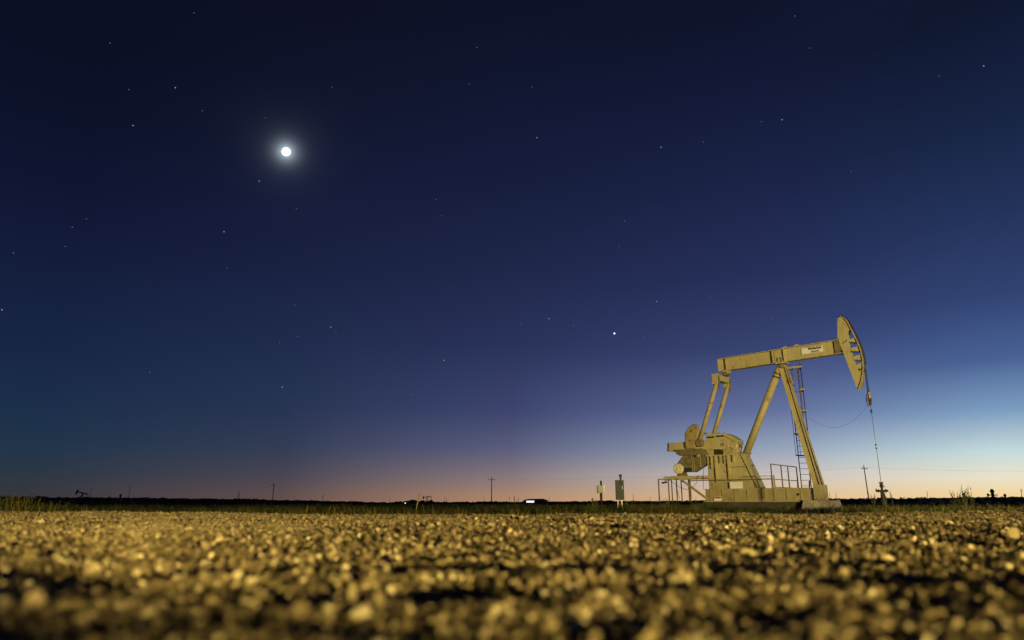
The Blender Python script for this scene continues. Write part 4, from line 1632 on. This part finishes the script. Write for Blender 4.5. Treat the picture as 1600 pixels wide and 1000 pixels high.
# small wellheads far right ---------------------------------------------------------------
for px, ytop, Y, lab in ((1553, 764, 95, 'dark cross shaped wellhead silhouette right of the tall weeds'), (1572, 771.5, 120, 'smaller dark valve silhouette right of the cross shaped wellhead'),
                         (1507.5, 770, 90, 'dark stub of a wellhead behind the tall weed sprigs'), (187, 772, 160, 'dark short vertical pipe stub on the far left horizon')):
    b = gp(px, Y)
    h = at(px, ytop, Y).z - b.z
    root = empty('wellhead', b, 0)
    r = h * .11
    MB().lathe((0, 0, 0), (0, 0, 1), [(-.1, r), (h * .45, r), (h * .47, r * 1.3), (h * .55, r * 1.3), (h * .57, r * .7), (h * .8, r * .7), (h * .82, r), (h * .9, r), (h, r * .4)], 12).build('body', DARK, root)
    if px != 187:
        MB().tube([(-h * .27, 0, h * .66), (h * .27, 0, h * .66)], r * .3, 6).build('side_outlet', DARK, root)
        MB().lathe((-h * .27, 0, h * .66), (1, 0, 0), [(-.02, r * .9), (.02, r * .9)], 10).build('handwheel', DARK, root)
    tag(root, lab, 'wellhead', 'small distant wellheads')

# ------------------------------------------------------------------ moon and stars
DIST = 6000.0
mm = bpy.data.materials.new('moon_surface')
mm.use_nodes = True
t = NT(mm.node_tree)
t.n.clear()
geo = t.add('ShaderNodeNewGeometry')
dp = t.add('ShaderNodeVectorMath', operation='DOT_PRODUCT')
t.l.new(geo.outputs['Normal'], dp.inputs[0])
sunv = (Vector((0.75, 0.0, -0.55)) - MOON_DIR * 0.55).normalized()
dp.inputs[1].default_value = sunv
e = t.add('ShaderNodeEmission')
t.put(e.inputs[0], (1.0, 1.0, 0.98, 1))
t.put(e.inputs[1], t.ramp(t.math('ADD', t.math('MULTIPLY', dp.outputs['Value'], .5), .5), [(0.28, (.75, .75, .75, 1)), (0.42, (3, 3, 3, 1))]))
ou = t.add('ShaderNodeOutputMaterial')
t.l.new(e.outputs[0], ou.inputs[0])


def sphere(name, mat, r, sub):
    import bmesh
    bm = bmesh.new()
    bmesh.ops.create_icosphere(bm, subdivisions=sub, radius=r)
    me = bpy.data.meshes.new(name)
    bm.to_mesh(me)
    bm.free()
    me.materials.append(mat)
    return me


me = sphere('moon', mm, DIST * 8.6 / F * .70, 4)
me.polygons.foreach_set('use_smooth', [True] * len(me.polygons))
mo = bpy.data.objects.new('moon', me)
COL.objects.link(mo)
mo.location = MOON_DIR * DIST
tag(mo, 'bright white gibbous moon with a soft halo in the upper left sky', 'moon')

star_m = [emit_mat('star_light', (0.85, 0.92, 1.0), s_) for s_ in (0.14, 0.36, 1.6)]
star_me = [sphere('star', star_m[0], DIST / F * .75, 1), sphere('star', star_m[1], DIST / F * .85, 1), sphere('star', star_m[2], DIST / F * 1.4, 2)]
STARS = [(303, 20, 0), (274, 137, 1, 'bright white star high at the left, beside a fainter one'), (201, 140, 0), (208, 196, 1), (316, 173, 0), (415, 184, 0), (405, 283, 1, 'star just below and left of the moon'),
         (350, 362, 1, 'star well below and left of the moon, the brighter of its pair'), (355, 419, 0), (463, 326, 0, 'faint star just below and right of the moon'), (460, 477, 0), (465, 526, 0), (437, 535, 0), (517, 511, 1), (525, 520, 0),
         (441, 605, 1, 'lowest visible star below the moon'), (234, 582, 0), (694, 563, 1), (690, 337, 0), (519, 136, 0), (733, 131, 0), (745, 74, 0), (831, 136, 0),
         (839, 215, 1), (858, 498, 1), (814, 507, 0), (896, 508, 0), (960, 521, 2, 'brightest star, a planet like dot low in the middle of the sky'), (1005, 528, 0), (963, 582, 0),
         (1026, 471, 1), (1110, 463, 0), (1206, 496, 0, 'faint star just above the walking beam of the pump'), (1366, 483, 0, 'faint star just above the horsehead'), (1330, 268, 0), (1222, 187, 1), (1190, 190, 0), (1033, 230, 1),
         (1099, 222, 0), (976, 345, 0), (967, 385, 0), (1467, 119, 0), (1537, 103, 1, 'star near the upper right corner'), (1242, 25, 0), (1265, 75, 0), (172, 67, 0),
         (113, 355, 0), (135, 342, 0), (21, 395, 0), (3, 484, 1), (645, 616, 0), (681, 312, 0), (102, 385, 0)]
LAND = [((447, 237), 'the moon'), ((960, 521), 'the bright planet like dot'), ((274, 137), 'the bright high left star'),
        ((1537, 103), 'the upper right corner star'), ((1325, 500), 'the horsehead'), ((441, 605), 'the lowest star under the moon')]
ORD = ['nearest', 'second nearest', 'third nearest', 'fourth nearest', 'fifth nearest', 'sixth nearest', 'seventh nearest', 'eighth nearest', 'ninth nearest', 'tenth nearest',
       'eleventh nearest', 'twelfth nearest', 'thirteenth nearest', 'fourteenth nearest', 'fifteenth nearest', 'sixteenth nearest', 'seventeenth nearest']
by = {}
for st in STARS:
    if len(st) == 3:
        k = min(range(len(LAND)), key=lambda q: math.hypot(st[0] - LAND[q][0][0], st[1] - LAND[q][0][1]))
        by.setdefault(k, []).append(st)
names = {}
for k, sts in by.items():
    (lx, ly), what = LAND[k]
    sts.sort(key=lambda q: math.hypot(q[0] - lx, q[1] - ly))
    for n_, st in enumerate(sts):
        dx, dy = st[0] - lx, st[1] - ly
        v_ = ('upper ' if dy < 0 else 'lower ') if abs(dy) > .4 * abs(dx) else ''
        h_ = ('right' if dx > 0 else 'left') if abs(dx) > .4 * abs(dy) else ''
        side = (v_ + h_).strip() or 'upper'
        names[st[:2]] = 'faint star, %s to %s, to its %s' % (ORD[n_], what, side + (' side' if side in ('upper', 'lower') else ''))
for st in STARS:
    o = bpy.data.objects.new('star', star_me[st[2]])
    COL.objects.link(o)
    o.location = ray(st[0], st[1]).normalized() * DIST
    tag(o, st[3] if len(st) > 3 else names[st[:2]], 'star', 'stars in the dusk sky')
